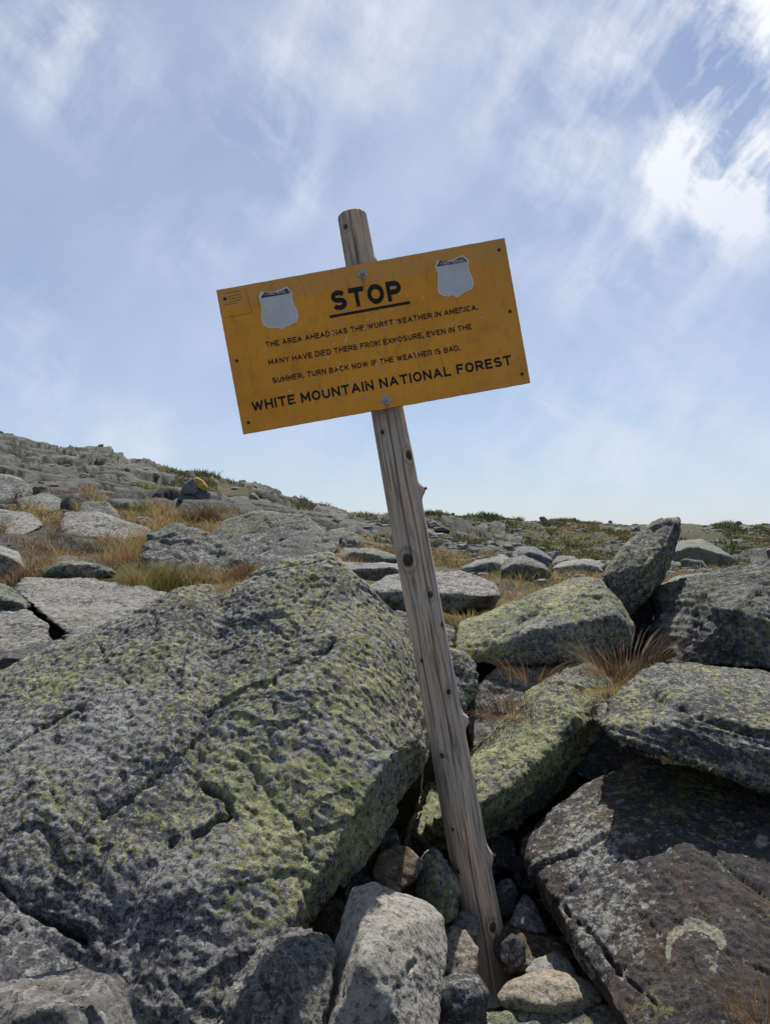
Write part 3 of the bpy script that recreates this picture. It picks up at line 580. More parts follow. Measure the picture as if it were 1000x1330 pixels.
# cairn: every stone is a thing
CD = 22.
for k, (o_, mt, lb) in enumerate([
    ([(251, 624), (256, 620), (264, 624), (271, 634), (266, 638), (256, 632)], M_YEL, 'yellow-painted top stone of the cairn on the hillside'),
    ([(234, 640), (240, 628), (252, 621), (258, 634), (258, 640), (240, 642)], M_DARK, 'upright dark stone left of the yellow stone on the cairn'),
    ([(252, 640), (256, 633), (266, 637), (274, 640), (273, 648), (256, 648)], M_DARK, 'dark block under the yellow stone of the cairn'),
    ([(232, 650), (234, 641), (256, 642), (258, 650), (240, 653)], M_DARK, 'dark slab in the middle course of the cairn, left'),
    ([(232, 656), (236, 649), (270, 649), (284, 654), (282, 660), (240, 657)], M_GREY, 'long capping slab across the lower course of the cairn'),
    ([(211, 664), (218, 655), (234, 650), (244, 656), (242, 668), (222, 667)], M_GREY, 'slanting grey stone at the left foot of the cairn'),
    ([(244, 668), (246, 656), (272, 658), (275, 668), (260, 671)], M_MID, 'square grey stone at the middle of the cairn foot'),
    ([(272, 660), (276, 652), (285, 653), (284, 661), (276, 663)], M_FLAT, 'small pale stone high on the right of the cairn'),
    ([(270, 672), (274, 661), (287, 660), (292, 668), (284, 674)], M_DARK, 'dark round stone at the right foot of the cairn')]):
    rock('cairn_stone', lb, o_, CD+.1, CD-.1, .5, mt, bulge=.02, vox=.024, seed=100+k, group='stones of the cairn', smooth=0, facet=.7, shr=.9)

# scattered boulders: prototypes, then copies
rng = np.random.default_rng(5)
protos = []
for k in range(10):
    pts = rng.normal(size=(16, 3)); pts /= np.linalg.norm(pts, axis=1)[:, None]; pts *= np.array([.5, .42, .26+.03*(k % 4)])*rng.uniform(.8, 1.1, (16, 1))
    v, f = voxelise([pts], .045); v = laplace(v, f, 1); n = vnormals(v, f)
    F1, F2, rnd, off = voro(v/.35, 60+k); v += n*(.05*(rnd[:, 0]-.5)+.04*fbm(v/.2, k, 3))[:, None]
    protos.append([mesh_np('boulder', v, f, mt) for mt in (M_FAR, M_MID, M_DARK)])
LB = ['small grey rock lying in the heath among many others', 'lichened grey rock poking out of the grass in the middle ground', 'dark rock scattered on the far slope']
cnt = 0; tries = 0
while cnt < 290 and tries < 8000:
    tries += 1
    px = rng.uniform(-60, 1060); 
    d = math.exp(rng.uniform(math.log(6), math.log(170))); x = (px-500)/F*d; y = d
    if px < 470 and (d > 75 or (d > 16 and rng.random() < .65)): continue
    sz = min(2.2, (.10+.9*rng.random()**3)*(d/14)**.62*.75)
    if d < 12 and sz > .35: continue
    z = float(ground_z(x, y)[0])
    k = int(rng.integers(10)); mi = 0 if d > 40 else 1
    if rng.random() < .3: mi = 2
    o = bpy.data.objects.new('boulder' if sz > .5 else 'rock', protos[k][mi]); COL.objects.link(o)
    o.location = (x, y, z+sz*.05); o.rotation_euler = (rng.uniform(-.2, .2), rng.uniform(-.2, .2), rng.uniform(0, 6.28)); o.scale = (sz, sz*rng.uniform(.7, 1.3), sz*rng.uniform(.7, 1.2))
    side = 'on the left hillside' if px < 470 else ('just right of the post' if px < 720 else 'at the right of the view')
    tone = ('pale grey', 'lichened grey', 'dark')[mi]; big_ = 'tiny' if sz/d*F < 9 else ('small' if sz/d*F < 20 else 'larger')
    tag(o, '%s %s rock lying %s, %s' % (big_, tone, side, 'far away' if d > 40 else 'in the middle distance' if d > 14 else 'near the boulders'), 'rock', '%s %s rocks %s %s' % (big_, tone, side, 'far' if d > 40 else 'middle' if d > 14 else 'near'))
    cnt += 1
# skyline rocks
for (px, py, w_, lb) in ((588, 667, 7, 'lone small rock on the skyline right of the post'), (705, 673, 14, 'dark rounded boulder on the skyline left of the leaning slab'), (745, 673, 12, 'low dark rock on the skyline next to the rounded boulder'), (792, 675, 8, 'tiny rock on the skyline before the leaning slab'),
                     (958, 681, 12, 'pair-like dark boulder on the skyline at far right'), (130, 572, 12, 'block on the top edge of the left hill'), (668, 672, 6, 'tiny stone on the skyline between post and rounded boulder')):
    dsr = np.exp(np.linspace(math.log(30), math.log(280), 300)); tx = ray(px, py)[0]/ray(px, py)[1]; gzz = ground_z(tx*dsr, dsr); kb = int(np.argmax((gzz-CAMZ)/dsr))
    d = float(dsr[kb]); p = (tx*d, d, float(gzz[kb])); s_ = w_/F*d
    o = bpy.data.objects.new('boulder', protos[px % 10][2]); COL.objects.link(o); o.location = (p[0], p[1], p[2]+s_*.15); o.scale = (s_, s_, s_*1.2); o.rotation_euler.z = px
    tag(o, lb, 'rock')
# countless stones, one stuff object
vs, fs, base = [], [], 0
pm = protos[3][0]; pv = np.empty(len(pm.vertices)*3, np.float32); pm.vertices.foreach_get('co', pv); pv = pv.reshape(-1, 3)
ico = bmesh.new(); bmesh.ops.create_icosphere(ico, subdivisions=2, radius=.5); iv = np.array([v.co[:] for v in ico.verts]); if_ = np.array([[v.index for v in f.verts] for f in ico.faces]); ico.free()
N = 12000; dd = np.exp(rng.uniform(math.log(7), math.log(230), N)); px = rng.uniform(-80, 1080, N); xx = (px-500)/F*dd
keep = (fbm(np.stack([xx, dd, xx*0], 1)/(2+dd*.1)[:, None], 99, 3) > -.05) & ((px > 470) | (rng.random(N) < .3)); xx = xx[keep]; dd = dd[keep]
zz_ = ground_z(xx, dd); n_ = len(xx)
sz = np.minimum((.05+.5*rng.random(n_)**3)*(dd/14)**.75*.6, 1.6)
va = []
for i in range(n_):
    r = iv*(1+.28*rng.standard_normal((len(iv), 1))*.5); r = np.clip(r, -.42, .36); a = rng.uniform(0, 6.28); c, s_ = math.cos(a), math.sin(a)
    r = r*np.array([1, rng.uniform(.6, 1.), rng.uniform(.45, .8)])*sz[i]; r = np.stack([r[:, 0]*c-r[:, 1]*s_, r[:, 0]*s_+r[:, 1]*c, r[:, 2]], 1)
    va.append(r+np.array([xx[i], dd[i], zz_[i]]))
sv = np.concatenate(va); sf = (if_[None]+(np.arange(n_)*len(iv))[:, None, None]).reshape(-1, 3)
tag(addobj('scattered_stones', mesh_np('scattered_stones', sv, sf, M_FAR, False)), 'countless small stones strewn over the heath up to the ridge', 'stones', kind='stuff')

# ------------------------------------------------------------------ grass
def grassmat(name, cols):
    m, t, b = newmat(name)
    a = t.new('ShaderNodeAttribute'); a.attribute_name = 'tone'
    cr = t.new('ShaderNodeValToRGB'); t.l.new(a.outputs['Fac'], cr.inputs[0])
    e = cr.color_ramp.elements
    while len(e) < len(cols): e.new(.5)
    for i, c in enumerate(cols): e[i].position = i/(len(cols)-1); e[i].color = (*c, 1)
    t.l.new(cr.outputs[0], b.inputs['Base Color'])
    b.inputs['Roughness'].default_value = .6
    tr = t.new('ShaderNodeBsdfTranslucent'); t.l.new(cr.outputs[0], tr.inputs[0])
    mx = t.new('ShaderNodeMixShader', i={0: .35}); t.l.new(b.outputs[0], mx.inputs[1]); t.l.new(tr.outputs[0], mx.inputs[2])
    out = [n for n in t.n if n.type == 'OUTPUT_MATERIAL'][0]; t.l.new(mx.outputs[0], out.inputs[0])
    return m
G_STRAW = grassmat('dry_grass_material', [(.09, .09, .03), (.26, .19, .075), (.44, .34, .16), (.26, .14, .06)])
G_RED = grassmat('red_sedge_material', [(.035, .03, .015), (.14, .075, .035), (.24, .145, .07), (.38, .29, .16)])
G_GREEN = grassmat('green_grass_material', [(.045, .06, .015), (.085, .10, .025), (.16, .14, .04), (.30, .22, .08)])
G_SHRUB = grassmat('dwarf_shrub_material', [(.02, .03, .010), (.035, .048, .014), (.06, .07, .02), (.12, .085, .03)])
def blades(bx, by, bz, h, wdt, lean, seed, fan=None):
    """bases -> curved tapering blades; lean = sideways reach as a share of height"""
    r = np.random.default_rng(seed); n = len(bx); a = r.uniform(0, 6.283, n)
    dx, dy = np.cos(a), np.sin(a)
    if fan is not None: dx = dx*.45+fan[0]; dy = dy*.45+fan[1]
    hh = h*r.uniform(.35, 1.15, n)*np.clip(.85+1.3*fbm(np.stack([bx, by, bx*0], 1)/(.35+.03*np.hypot(bx, by))[:, None], seed+5, 2), .25, 1.7); l = lean*hh*r.uniform(.3, 1.2, n); wa = r.uniform(0, 3.14, n); wx, wy = np.cos(wa)*wdt/2, np.sin(wa)*wdt/2
    V = []
    for t, wk in ((0, 1), (.4, .85), (.75, .55), (1, .1)):
        cx = bx+dx*l*t**1.9; cy = by+dy*l*t**1.9; cz = bz+hh*(t-.28*lean*t*t)
        V.append(np.stack([cx-wx*wk, cy-wy*wk, cz], 1)); V.append(np.stack([cx+wx*wk, cy+wy*wk, cz], 1))
    V = np.stack(V, 1).reshape(-1, 3); b0 = (np.arange(n)*8)[:, None]
    Fc = np.concatenate([b0+np.array([0, 1, 3, 2]), b0+np.array([2, 3, 5, 4]), b0+np.array([4, 5, 7, 6])], 0)
    return V, Fc, np.repeat(np.clip(r.normal(.5, .2, n)+.9*fbm(np.stack([bx, by, bx*0], 1)/(.25+.03*np.hypot(bx, by))[:, None], seed, 3), 0, 1), 8)
def tuft(label, px, py, d, n, h, spread, lean, mat, seed, fan=None, dz=0, wdt=.0026, group=None):
    p = P(px, py, d); r = np.random.default_rng(seed)
    a = r.uniform(0, 6.28, n); q = spread*np.sqrt(r.random(n)); bx = np.cos(a)*q; by = np.sin(a)*q
    V, Fc, tn = blades(bx, by, np.zeros(n)-.02, h, wdt*.8, lean*1.25, seed, fan)
    me = mesh_np('grass_tuft', V, Fc, mat); attr(me, 'tone', tn)
    o = addobj('grass_tuft', me, (p[0], p[1], p[2]+dz)); tag(o, label, 'grass', group); o['kind'] = 'thing' if False else o.get('kind', ''); 
    if not o['kind']: del o['kind']
    return o
tuft('red-brown sedge tuft hanging over the rock just right of the post', 655, 925, 3.0, 420, .15, .12, 1.1, G_RED, 1, fan=(-.5, -.7))
tuft('thin straw and red sedge sprigs in front of the wedge boulder', 690, 876, 3.3, 160, .17, .13, .9, G_RED, 2)
tuft('large rusty grass clump in the hollow between wedge boulder and big right boulder', 812, 872, 3.2, 900, .13, .17, .85, G_RED, 3, wdt=.0017)
tuft('golden grass clump left of the layered slab', 786, 892, 3.1, 700, .09, .13, .8, G_STRAW, 4, wdt=.0017)
tuft('dark red sedge against the right boulder foot', 850, 880, 3.25, 300, .13, .12, 1.0, G_RED, 5)
tuft('thin dry grass at the bottom right corner on the brown boulder', 985, 1320, 1.62, 220, .16, .06, .9, G_RED, 6, fan=(-.4, -.2), wdt=.0018)
tuft('mossy grass clump hanging left of the wedge boulder', 606, 850, 3.6, 600, .13, .14, .8, G_GREEN, 7)
tuft('straw clump on top of the slope beside the post', 610, 806, 4.2, 900, .12, .2, .8, G_STRAW, 8)
for k, (px, py, h, sp, n, mt, lb) in enumerate([
    (35, 752, .26, .3, 1500, G_RED, 'rusty grass clump at the left edge above the pale ledge'), (100, 745, .24, .35, 1500, G_RED, 'reddish grass clump behind the pale ledge'), (215, 758, .26, .4, 2200, G_GREEN, 'green-yellow grass clump right of the pale ledge'),
    (165, 752, .2, .35, 1600, G_GREEN, 'yellow-green grass patch behind the pale ledge'), (280, 752, .24, .35, 1700, G_RED, 'brown grass clump under the layered rock'), (150, 722, .35, .7, 2200, G_STRAW, 'straw grass patch in the middle of the left slope'),
    (110, 716, .3, .6, 1600, G_RED, 'brown grass patch left of the straw patch'), (180, 668, .4, 1.3, 2500, G_STRAW, 'golden grass below the cairn, left'), (240, 690, .35, 1.0, 2000, G_STRAW, 'golden grass in front of the cairn'),
    (262, 676, .45, .9, 1600, G_RED, 'rust-coloured grass at the foot of the cairn'), (50, 690, .3, .9, 1600, G_RED, 'brown grass patch near the left edge slabs'), (80, 660, .4, 1.2, 1500, G_RED, 'reddish grass high on the left slope'),
    (640, 768, .16, .5, 2200, G_STRAW, 'golden grass right of the flat-topped rock'), (620, 792, .14, .35, 2000, G_STRAW, 'yellow grass strip left of the wedge boulder'), (690, 762, .18, .6, 2000, G_STRAW, 'golden grass beyond the wedge boulder'),
    (740, 752, .2, .8, 2000, G_STRAW, 'orange grass left of the leaning slab'), (880, 752, .2, .9, 2200, G_STRAW, 'golden grass under the rock dome'), (680, 745, .22, .8, 1500, G_GREEN, 'green grass around the low green rock'),
    (560, 728, .3, 1.2, 1500, G_STRAW, 'dry grass patch right behind the post'), (420, 730, .25, .6, 1200, G_RED, 'rusty grass between the rounded boulder and the pale slab')]):
    d = ground_hit(px, py); p = P(px, py, d); r = np.random.default_rng(50+k)
    a = r.uniform(0, 6.28, n); q = sp*np.sqrt(r.random(n)); bx = p[0]+np.cos(a)*q; by = p[1]+np.sin(a)*q*1.3; bz = ground_z(bx, by)
    V, Fc, tn = blades(bx, by, bz-.03, h*.8, .0013*d*.55, .7, k)
    me = mesh_np('grass_tuft', V-np.array(p), Fc, mt); attr(me, 'tone', tn); tag(addobj('grass_tuft', me, p), lb, 'grass')
# carpet of dry grass and heath plants
for (N, d0, d1, h, mt, sd_, lb) in ((60000, 4.2, 16, .09, G_STRAW, 1, 'short dry straw grass carpeting the ground between the boulders'), (40000, 5, 30, .11, G_RED, 2, 'rusty sedge carpeting the slope between the rocks'),
                                    (110000, 22, 260, .20, G_SHRUB, 4, 'dark green dwarf shrubs in patches over the far heath'), (52000, 14, 130, .16, G_GREEN, 3, 'low green and brown heath plants covering the far slope')):
    r = np.random.default_rng(300+sd_); d = np.exp(r.uniform(math.log(d0), math.log(d1), N)); px = r.uniform(-60, 1060, N); x = (px-500)/F*d
    m = (fbm(np.stack([x, d, x*0], 1)/(.6+.10*d)[:, None], 200+sd_, 3) > (.0 if sd_ == 4 else -.02)) & (ledge(x, d) < .5) & ~((px < 240) & (d < 7.0)); x = x[m]; d = d[m]
    V, Fc, tn = blades(x, d, ground_z(x, d)-.02, h*(1+d/40), .0011*d+.001, .8, sd_)
    me = mesh_np('grass', V, Fc, mt); attr(me, 'tone', tn); tag(addobj('grass', me), lb, 'grass', kind='stuff')

# ------------------------------------------------------------------ the trail sign
Y0 = 2.35
foot = Vector(P(641, 1290, Y0+.02)); tip = Vector(P(457, 277, Y0+.02)); axis = (tip-foot); LEN = axis.length
ex = Vector((0, 1, 0)).cross(axis.normalized()).normalized(); ey = axis.normalized().cross(ex)
R = Matrix((ex, ey, axis.normalized())).transposed().to_4x4()
sign = addobj('trail_sign', None, foot); tag(sign, 'yellow STOP weather warning sign on a leaning weathered wooden post', 'sign')
def loc_of(px, py, off=0.):      # picture point -> (angle, height) on the post
    p = Vector(P(px, py, Y0-.05)); q = R.inverted() @ (p-foot); return q
na_, nl = 150, 860
th, tz = np.meshgrid(np.linspace(0, 2*math.pi, na_, endpoint=False), np.linspace(0, LEN, nl))
th = th.ravel(); tz = tz.ravel()
rad = np.interp(tz/LEN, [0, .06, .3, .6, .8, 1], [.071, .066, .061, .056, .0525, .0475])
u = np.stack([np.cos(th), np.sin(th), tz*.35], 1)
rad = rad*(1+.08*fbm(u*np.array([.8, .8, 4]), 3, 3))
g1 = fbm(np.stack([np.cos(th)*7+.25*np.sin(tz*3), np.sin(th)*7, tz*1.2], 1), 8, 3); g2 = ridged(np.stack([np.cos(th)*14, np.sin(th)*14, tz*1.6], 1), 9, 2)
rad = rad+.0009*g1-.0022*np.clip(g2-.80, 0, 1)*5*.6
# long drying cracks that follow the grain
for (a0, z0, z1, sl) in ((-1.62, 0, .62, .10), (-1.45, .75, 1.25, .05), (-1.2, 1.2, 1.75, -.08), (-1.75, 1.35, 1.9, .06), (-.9, .3, .7, .05), (-1.75, 2.15, 2.45, .0), (-2.2, .9, 1.3, .1)):
    aa = a0+sl*(tz-z0)+.03*np.sin(tz*17+a0*9); dl = np.abs((th-(aa % (2*math.pi))+math.pi) % (2*math.pi)-math.pi)
    rad = rad-.006*np.exp(-(dl/.035)**2)*sstep(tz, z0, z0+.08)*(1-sstep(tz, z1-.08, z1))
knots = [(449, 290, .014, .004, 1), (531, 590, .024, .006, 1), (530, 728, .030, .011, 1), (559, 773, .017, .004, 1), (575, 813, .012, .002, 1), (583, 900, .014, .003, 1), (575, 983, .014, .006, 1), (589, 1080, .008, .004, 1), (640, 1207, .022, .010, 1),
         (486, 336, .012, .012, 0), (551, 635, .010, .020, 0), (613, 940, .011, .020, 0), (624, 1021, .011, .006, 0), (642, 1122, .013, .016, 0), (666, 1240, .013, .015, 0), (497, 560, .012, .003, 1), (596, 1135, .013, .004, 1), (548, 860, .009, .002, 1)]
kpos = []
for (kx, ky, kr, kh, front) in knots:
    q = loc_of(kx, ky); zz0 = q.z; rr0 = float(np.interp(zz0/LEN, [0, .3, .6, 1], [.069, .061, .056, .048]))
    ang = math.atan2(-math.sqrt(max(1e-6, rr0**2-q.x**2)), q.x) if front else -.25
    kpos.append((ang, zz0, rr0, kr, kh, front))
    da = ((th-ang+math.pi) % (2*math.pi)-math.pi)*rr0; dz_ = tz-zz0
    rad = rad+kh*np.exp(-((da/(kr*1.1))**2+(dz_/(kr*2.0))**2))
    if front: rad = rad-kh*1.1*np.exp(-((da/(kr*.5))**2+(dz_/(kr*.62))**2))
# a worn top rim
rad = rad*np.where(tz > LEN-.012, 1-.25*((tz-(LEN-.012))/.012)**2, 1)
pv = np.stack([np.cos(th)*rad, np.sin(th)*rad, tz-.10*0], 1)
I = np.arange(na_*nl).reshape(nl, na_); In = np.roll(I, -1, 1)
pf = np.stack([I[:-1], In[:-1], In[1:], I[1:]], -1).reshape(-1, 4)
c = len(pv); pv = np.vstack([pv, [[0, 0, LEN-.001], [0, 0, 0]]])
mg = []
for k in range(0, na_, 2): mg.append([I[-1, k], I[-1, (k+1) % na_], I[-1, (k+2) % na_], c]); mg.append([I[0, (k+2) % na_], I[0, (k+1) % na_], I[0, k], c+1])
pf = np.vstack([pf, np.array(mg)])
def woodmat():
    m, t, b = newmat('weathered_wood_material')
    oc = t.new('ShaderNodeTexCoord').outputs['Object']
    def mp(s): return t.new('ShaderNodeMapping', i={'Vector': oc, 'Scale': s}).outputs[0]
    a = t.noise(mp((1, 1, .055)), 95, 8, .68, .35); bn = t.noise(mp((1, 1, .12)), 26, 6, .6, .5); c = t.noise(mp((1, 1, .02)), 180, 5, .7); e = t.noise(mp((1, 1, .3)), 9, 4, .6)
    col = t.mix(t.ramp(bn, .38, .62), (.39, .335, .285), (.62, .455, .31))
    col = t.mix(t.ramp(e, .42, .62, 0, .65), col, (.42, .40, .38))
    col = t.mix(t.ramp(a, .38, .52, .75, 0), col, (.10, .078, .06))
    col = t.mix(t.ramp(c, .55, .68, 0, .5), col, (.56, .49, .40))
    at = t.new('ShaderNodeAttribute'); at.attribute_name = 'knot'
    col = t.mix(at.outputs['Fac'], col, (.035, .022, .014))
    ac = t.new('ShaderNodeAttribute'); ac.attribute_name = 'crack'
    col = t.mix(ac.outputs['Fac'], col, (.03, .022, .016))
    t.l.new(col, b.inputs['Base Color'])
    h = t.math('ADD', a, t.math('MULTIPLY', c, .5))
    bp = t.new('ShaderNodeBump', i={'Strength': .7, 'Distance': .006, 'Height': h}); t.l.new(bp.outputs[0], b.inputs['Normal'])
    b.inputs['Roughness'].default_value = .85
    return m
M_WOOD = woodmat()
pme = mesh_np('post', pv, pf, M_WOOD)
kt = np.zeros(len(pv)); ct = np.zeros(len(pv))
th2 = np.append(th, [0, 0]); tz2 = np.append(tz, [LEN, 0])
for (ang, zz0, rr0, kr, kh, front) in kpos:
    if front:
        da = ((th2-ang+math.pi) % (2*math.pi)-math.pi)*rr0; rn = np.hypot(da/(kr*.62), (tz2-zz0)/(kr*.8)); kt += .85*(1-sstep(rn, .75, 1.1))+.35*np.exp(-((rn-1.6)/.22)**2)
for (a0, z0, z1, sl) in ((-1.62, 0, .62, .10), (-1.45, .75, 1.25, .05), (-1.2, 1.2, 1.75, -.08), (-1.75, 1.35, 1.9, .06), (-1.75, 2.15, 2.45, .0), (-2.2, .9, 1.3, .1)):
    aa = a0+sl*(tz2-z0)+.03*np.sin(tz2*17+a0*9); dl = np.abs((th2-(aa % (2*math.pi))+math.pi) % (2*math.pi)-math.pi)
    ct += .8*np.exp(-(dl/.03)**2)*sstep(tz2, z0, z0+.08)*(1-sstep(tz2, z1-.08, z1))
attr(pme, 'knot', np.clip(kt, 0, 1)); attr(pme, 'crack', np.clip(ct, 0, 1))
post = addobj('post', pme, (0, 0, 0), sign); post.rotation_euler = R.to_euler()
M_KNOT = simple('knot_wood_material', (.07, .045, .03), .85, var=.5, scale=160)
for j, (ang, zz0, rr0, kr, kh, front) in enumerate(kpos):
    bm = bmesh.new(); kk = kr*.45 if front else kr*.42; ln = kh*.5 if front else kh*1.5
    bmesh.ops.create_cone(bm, segments=14, radius1=kk*1.15, radius2=kk*.75, depth=ln, cap_ends=True)
    bmesh.ops.subdivide_edges(bm, edges=bm.edges[:], cuts=2, use_grid_fill=True)
    for v in bm.verts: v.co += Vector(rng.normal(0, .0006+kk*.06, 3).tolist())
    me = bpy.data.meshes.new('knot'); bm.to_mesh(me); bm.free(); me.materials.append(M_KNOT)
    for p_ in me.polygons: p_.use_smooth = True
    o = addobj('knot', me, (0, 0, 0), post); r0 = rr0+(kh*.05 if front else kh*.5)
    dirv = Vector((math.cos(ang), math.sin(ang), .25)).normalized()
    o.rotation_euler = dirv.to_track_quat('Z', 'Y').to_euler(); o.location = (math.cos(ang)*r0, math.sin(ang)*r0, zz0)

# board
YB = Y0-.085
TL, TR, BR, BL = [Vector(P(x, y, YB)) for x, y in ((281, 377), (655, 309), (688.5, 497), (316, 564))]
bx_ = (TR-TL).normalized(); bn_ = Vector((0, -1, 0)); by_ = bn_.cross(bx_).normalized()
if by_.z < 0: by_ = -by_
BC = (TL+TR+BR+BL)/4; BW = (TR-TL).length; BH = ((TL-BL).length+(TR-BR).length)/2
BM = Matrix((bx_, by_, bn_)).transposed().to_4x4()
def sl(px, py):   # picture -> board coordinates
    q = Vector(P(px, py, YB))-BC; return q.dot(bx_), q.dot(by_)
def boardmat():
    m, t, b = newmat('orange_paint_material')
    oc = t.new('ShaderNodeTexCoord').outputs['Object']; s = t.new('ShaderNodeSeparateXYZ', i={0: oc})
    n1 = t.noise(oc, 3.5, 6, .6); n2 = t.noise(oc, 40, 6, .7)
    col = t.mix(t.ramp(n1, .35, .65), (.66, .265, .014), (.78, .335, .02))
    col = t.mix(t.ramp(n2, .45, .7, 0, .25), col, (.36, .18, .04))
    edge = t.math('ADD', s.outputs[1], t.math('MULTIPLY', t.math('SUBTRACT', n1, .5), .02))
    k = t.ramp(edge, BH/2-.066, BH/2-.060)
    col = t.mix(t.math('MULTIPLY', k, .6), col, (.55, .30, .085))
    rx = t.ramp(s.outputs[0], BW*.25, BW*.5, 0, .35); col = t.mix(rx, col, (.46, .25, .07))
    ms = t.new('ShaderNodeMapping', i={'Vector': oc, 'Scale': (1, .22, 1)}).outputs[0]
    col = t.mix(t.ramp(t.noise(ms, 45, 6, .7), .55, .70, 0, .5), col, (.24, .10, .02))
    for bx_0, by_0 in (sl(470.8, 360), sl(501.3, 523)):
        dxx = t.math('ABSOLUTE', t.math('ADD', t.math('SUBTRACT', s.outputs[0], bx_0), t.math('MULTIPLY', t.math('SUBTRACT', t.noise(oc, 18, 3), .5), .012)))
        run = t.math('MULTIPLY', t.ramp(dxx, .002, .011, 1, 0), t.math('MULTIPLY', t.ramp(s.outputs[1], by_0-.09, by_0, 0, 1), t.ramp(s.outputs[1], by_0, by_0+.004, 1, 0)))
        col = t.mix(t.math('MULTIPLY', run, .55), col, (.16, .065, .02))
    col = t.mix(t.ramp(t.noise(oc, 9, 7, .7), .52, .66, 0, .35), col, (.40, .17, .03))
    # paint chips: small flakes gathered in the middle of the board
    ch = t.noise(t.new('ShaderNodeMapping', i={'Vector': oc, 'Scale': (1, 1.6, 1), 'Rotation': (0, 0, .5)}).outputs[0], 75, 3, .6, .8)
    wh = t.ramp(t.noise(oc, 7, 2, .5), .40, .62)
    cm = t.math('MULTIPLY', t.ramp(ch, .715, .73), wh)
    col = t.mix(cm, col, (.52, .48, .44))
    sp = t.new('ShaderNodeTexVoronoi', i={'Vector': oc, 'Scale': 45.}); sp.inputs['Randomness'].default_value = 1
    col = t.mix(t.ramp(sp.outputs['Distance'], .05, .08, .55, 0), col, (.10, .06, .03))
    t.l.new(col, b.inputs['Base Color'])
    bp = t.new('ShaderNodeBump', i={'Strength': .25, 'Distance': .002, 'Height': t.math('ADD', t.noise(oc, 25, 4, .6), cm)}); t.l.new(bp.outputs[0], b.inputs['Normal'])
    b.inputs['Roughness'].default_value = .55; b.inputs['Specular IOR Level'].default_value = .35
    return m
def printmat(name, c, chip=.66):
    m, t, b = newmat(name); oc = t.new('ShaderNodeTexCoord').outputs['Object']
    ch = t.noise(oc, 95, 4, .65, .7)
    col = t.mix(t.ramp(ch, chip, chip+.02), c, t.mix(t.ramp(t.noise(oc, 30, 2), .45, .55), (.48, .44, .40), (.42, .21, .03)))
    t.l.new(col, b.inputs['Base Color']); b.inputs['Roughness'].default_value = .6; return m
M_ORANGE = boardmat(); M_INK = printmat('black_lettering_material', (.012, .011, .011), .655); M_INK2 = printmat('black_bold_lettering_material', (.012, .011, .012), .70)
M_SHIELD = simple('faded_grey_sticker_material', (.53, .55, .58), .6, var=.08, scale=14); M_RIM = simple('pale_sticker_rim_material', (.66, .66, .68), .6, var=.06)
M_GHOST = simple('ghost_lettering_material', (.60, .58, .54), .6, var=.08); M_BAN = printmat('dark_banner_material', (.045, .04, .05), .56)
M_TINY = simple('faded_small_print_material', (.30, .14, .02), .7, var=.4, scale=300)
M_STEEL = simple('galvanised_bolt_material', (.30, .31, .33), .45, .8, var=.4, scale=200); M_RUST = simple('rusty_screw_material', (.06, .035, .025), .8, var=.4, scale=300)
M_PLY = simple('board_edge_material', (.10, .07, .05), .9, var=.4, scale=80)
def poly_mesh(name, pts, z0, z1, mat):
    bm = bmesh.new(); a = [bm.verts.new((x, y, z1)) for x, y in pts]; f = bm.faces.new(a)
    if f.normal.z < 0: f.normal_flip()
    bm.normal_update()
    if f.normal.z < 0: bmesh.ops.reverse_faces(bm, faces=[f])
    r = bmesh.ops.extrude_face_region(bm, geom=[f]); vs_ = [g for g in r['geom'] if isinstance(g, bmesh.types.BMVert)]
    bmesh.ops.translate(bm, verts=vs_, vec=(0, 0, z0-z1)); bmesh.ops.recalc_face_normals(bm, faces=bm.faces)
    me = bpy.data.meshes.new(name); bm.to_mesh(me); bm.free(); me.materials.append(mat); return me
nx_, ny_ = 60, 30
bm = bmesh.new()
corner = [sl(281, 377), sl(655, 309), sl(688.5, 497), sl(316, 564)]
grid = {}
for side, zf in ((0, 0.), (1, -.009)):
    for j in range(ny_+1):
        for i in range(nx_+1):
            s_, t_ = i/nx_, j/ny_
            x = (1-t_)*((1-s_)*corner[0][0]+s_*corner[1][0])+t_*((1-s_)*corner[3][0]+s_*corner[2][0]); y = (1-t_)*((1-s_)*corner[0][1]+s_*corner[1][1])+t_*((1-s_)*corner[3][1]+s_*corner[2][1])
            ed = .0004*(math.sin(i*1.7)+math.sin(j*2.3+i))*.5
            if i in (0, nx_): x += ed
            if j in (0, ny_): y += ed
            grid[side, i, j] = bm.verts.new((x, y, zf+.0015*math.sin(x*5+1)*math.cos(y*7)*0))
for i in range(nx_):
    for j in range(ny_):
        bm.faces.new([grid[0, i, j+1], grid[0, i+1, j+1], grid[0, i+1, j], grid[0, i, j]]); f = bm.faces.new([grid[1, i, j], grid[1, i+1, j], grid[1, i+1, j+1], grid[1, i, j+1]]); f.material_index = 1
def side_(a, b_, flip=False):
    q = [grid[0, *a], grid[0, *b_], grid[1, *b_], grid[1, *a]]; f = bm.faces.new(q); f.material_index = 1
for i in range(nx_): side_((i, 0), (i+1, 0)); side_((i+1, ny_), (i, ny_))
for j in range(ny_): side_((0, j+1), (0, j)); side_((nx_, j), (nx_, j+1))
bmesh.ops.recalc_face_normals(bm, faces=bm.faces)
me = bpy.data.meshes.new('sign_board'); bm.to_mesh(me); bm.free(); me.materials.append(M_ORANGE); me.materials.append(M_PLY)
board = addobj('sign_board', me, BC-foot, sign); board.rotation_euler = BM.to_euler()

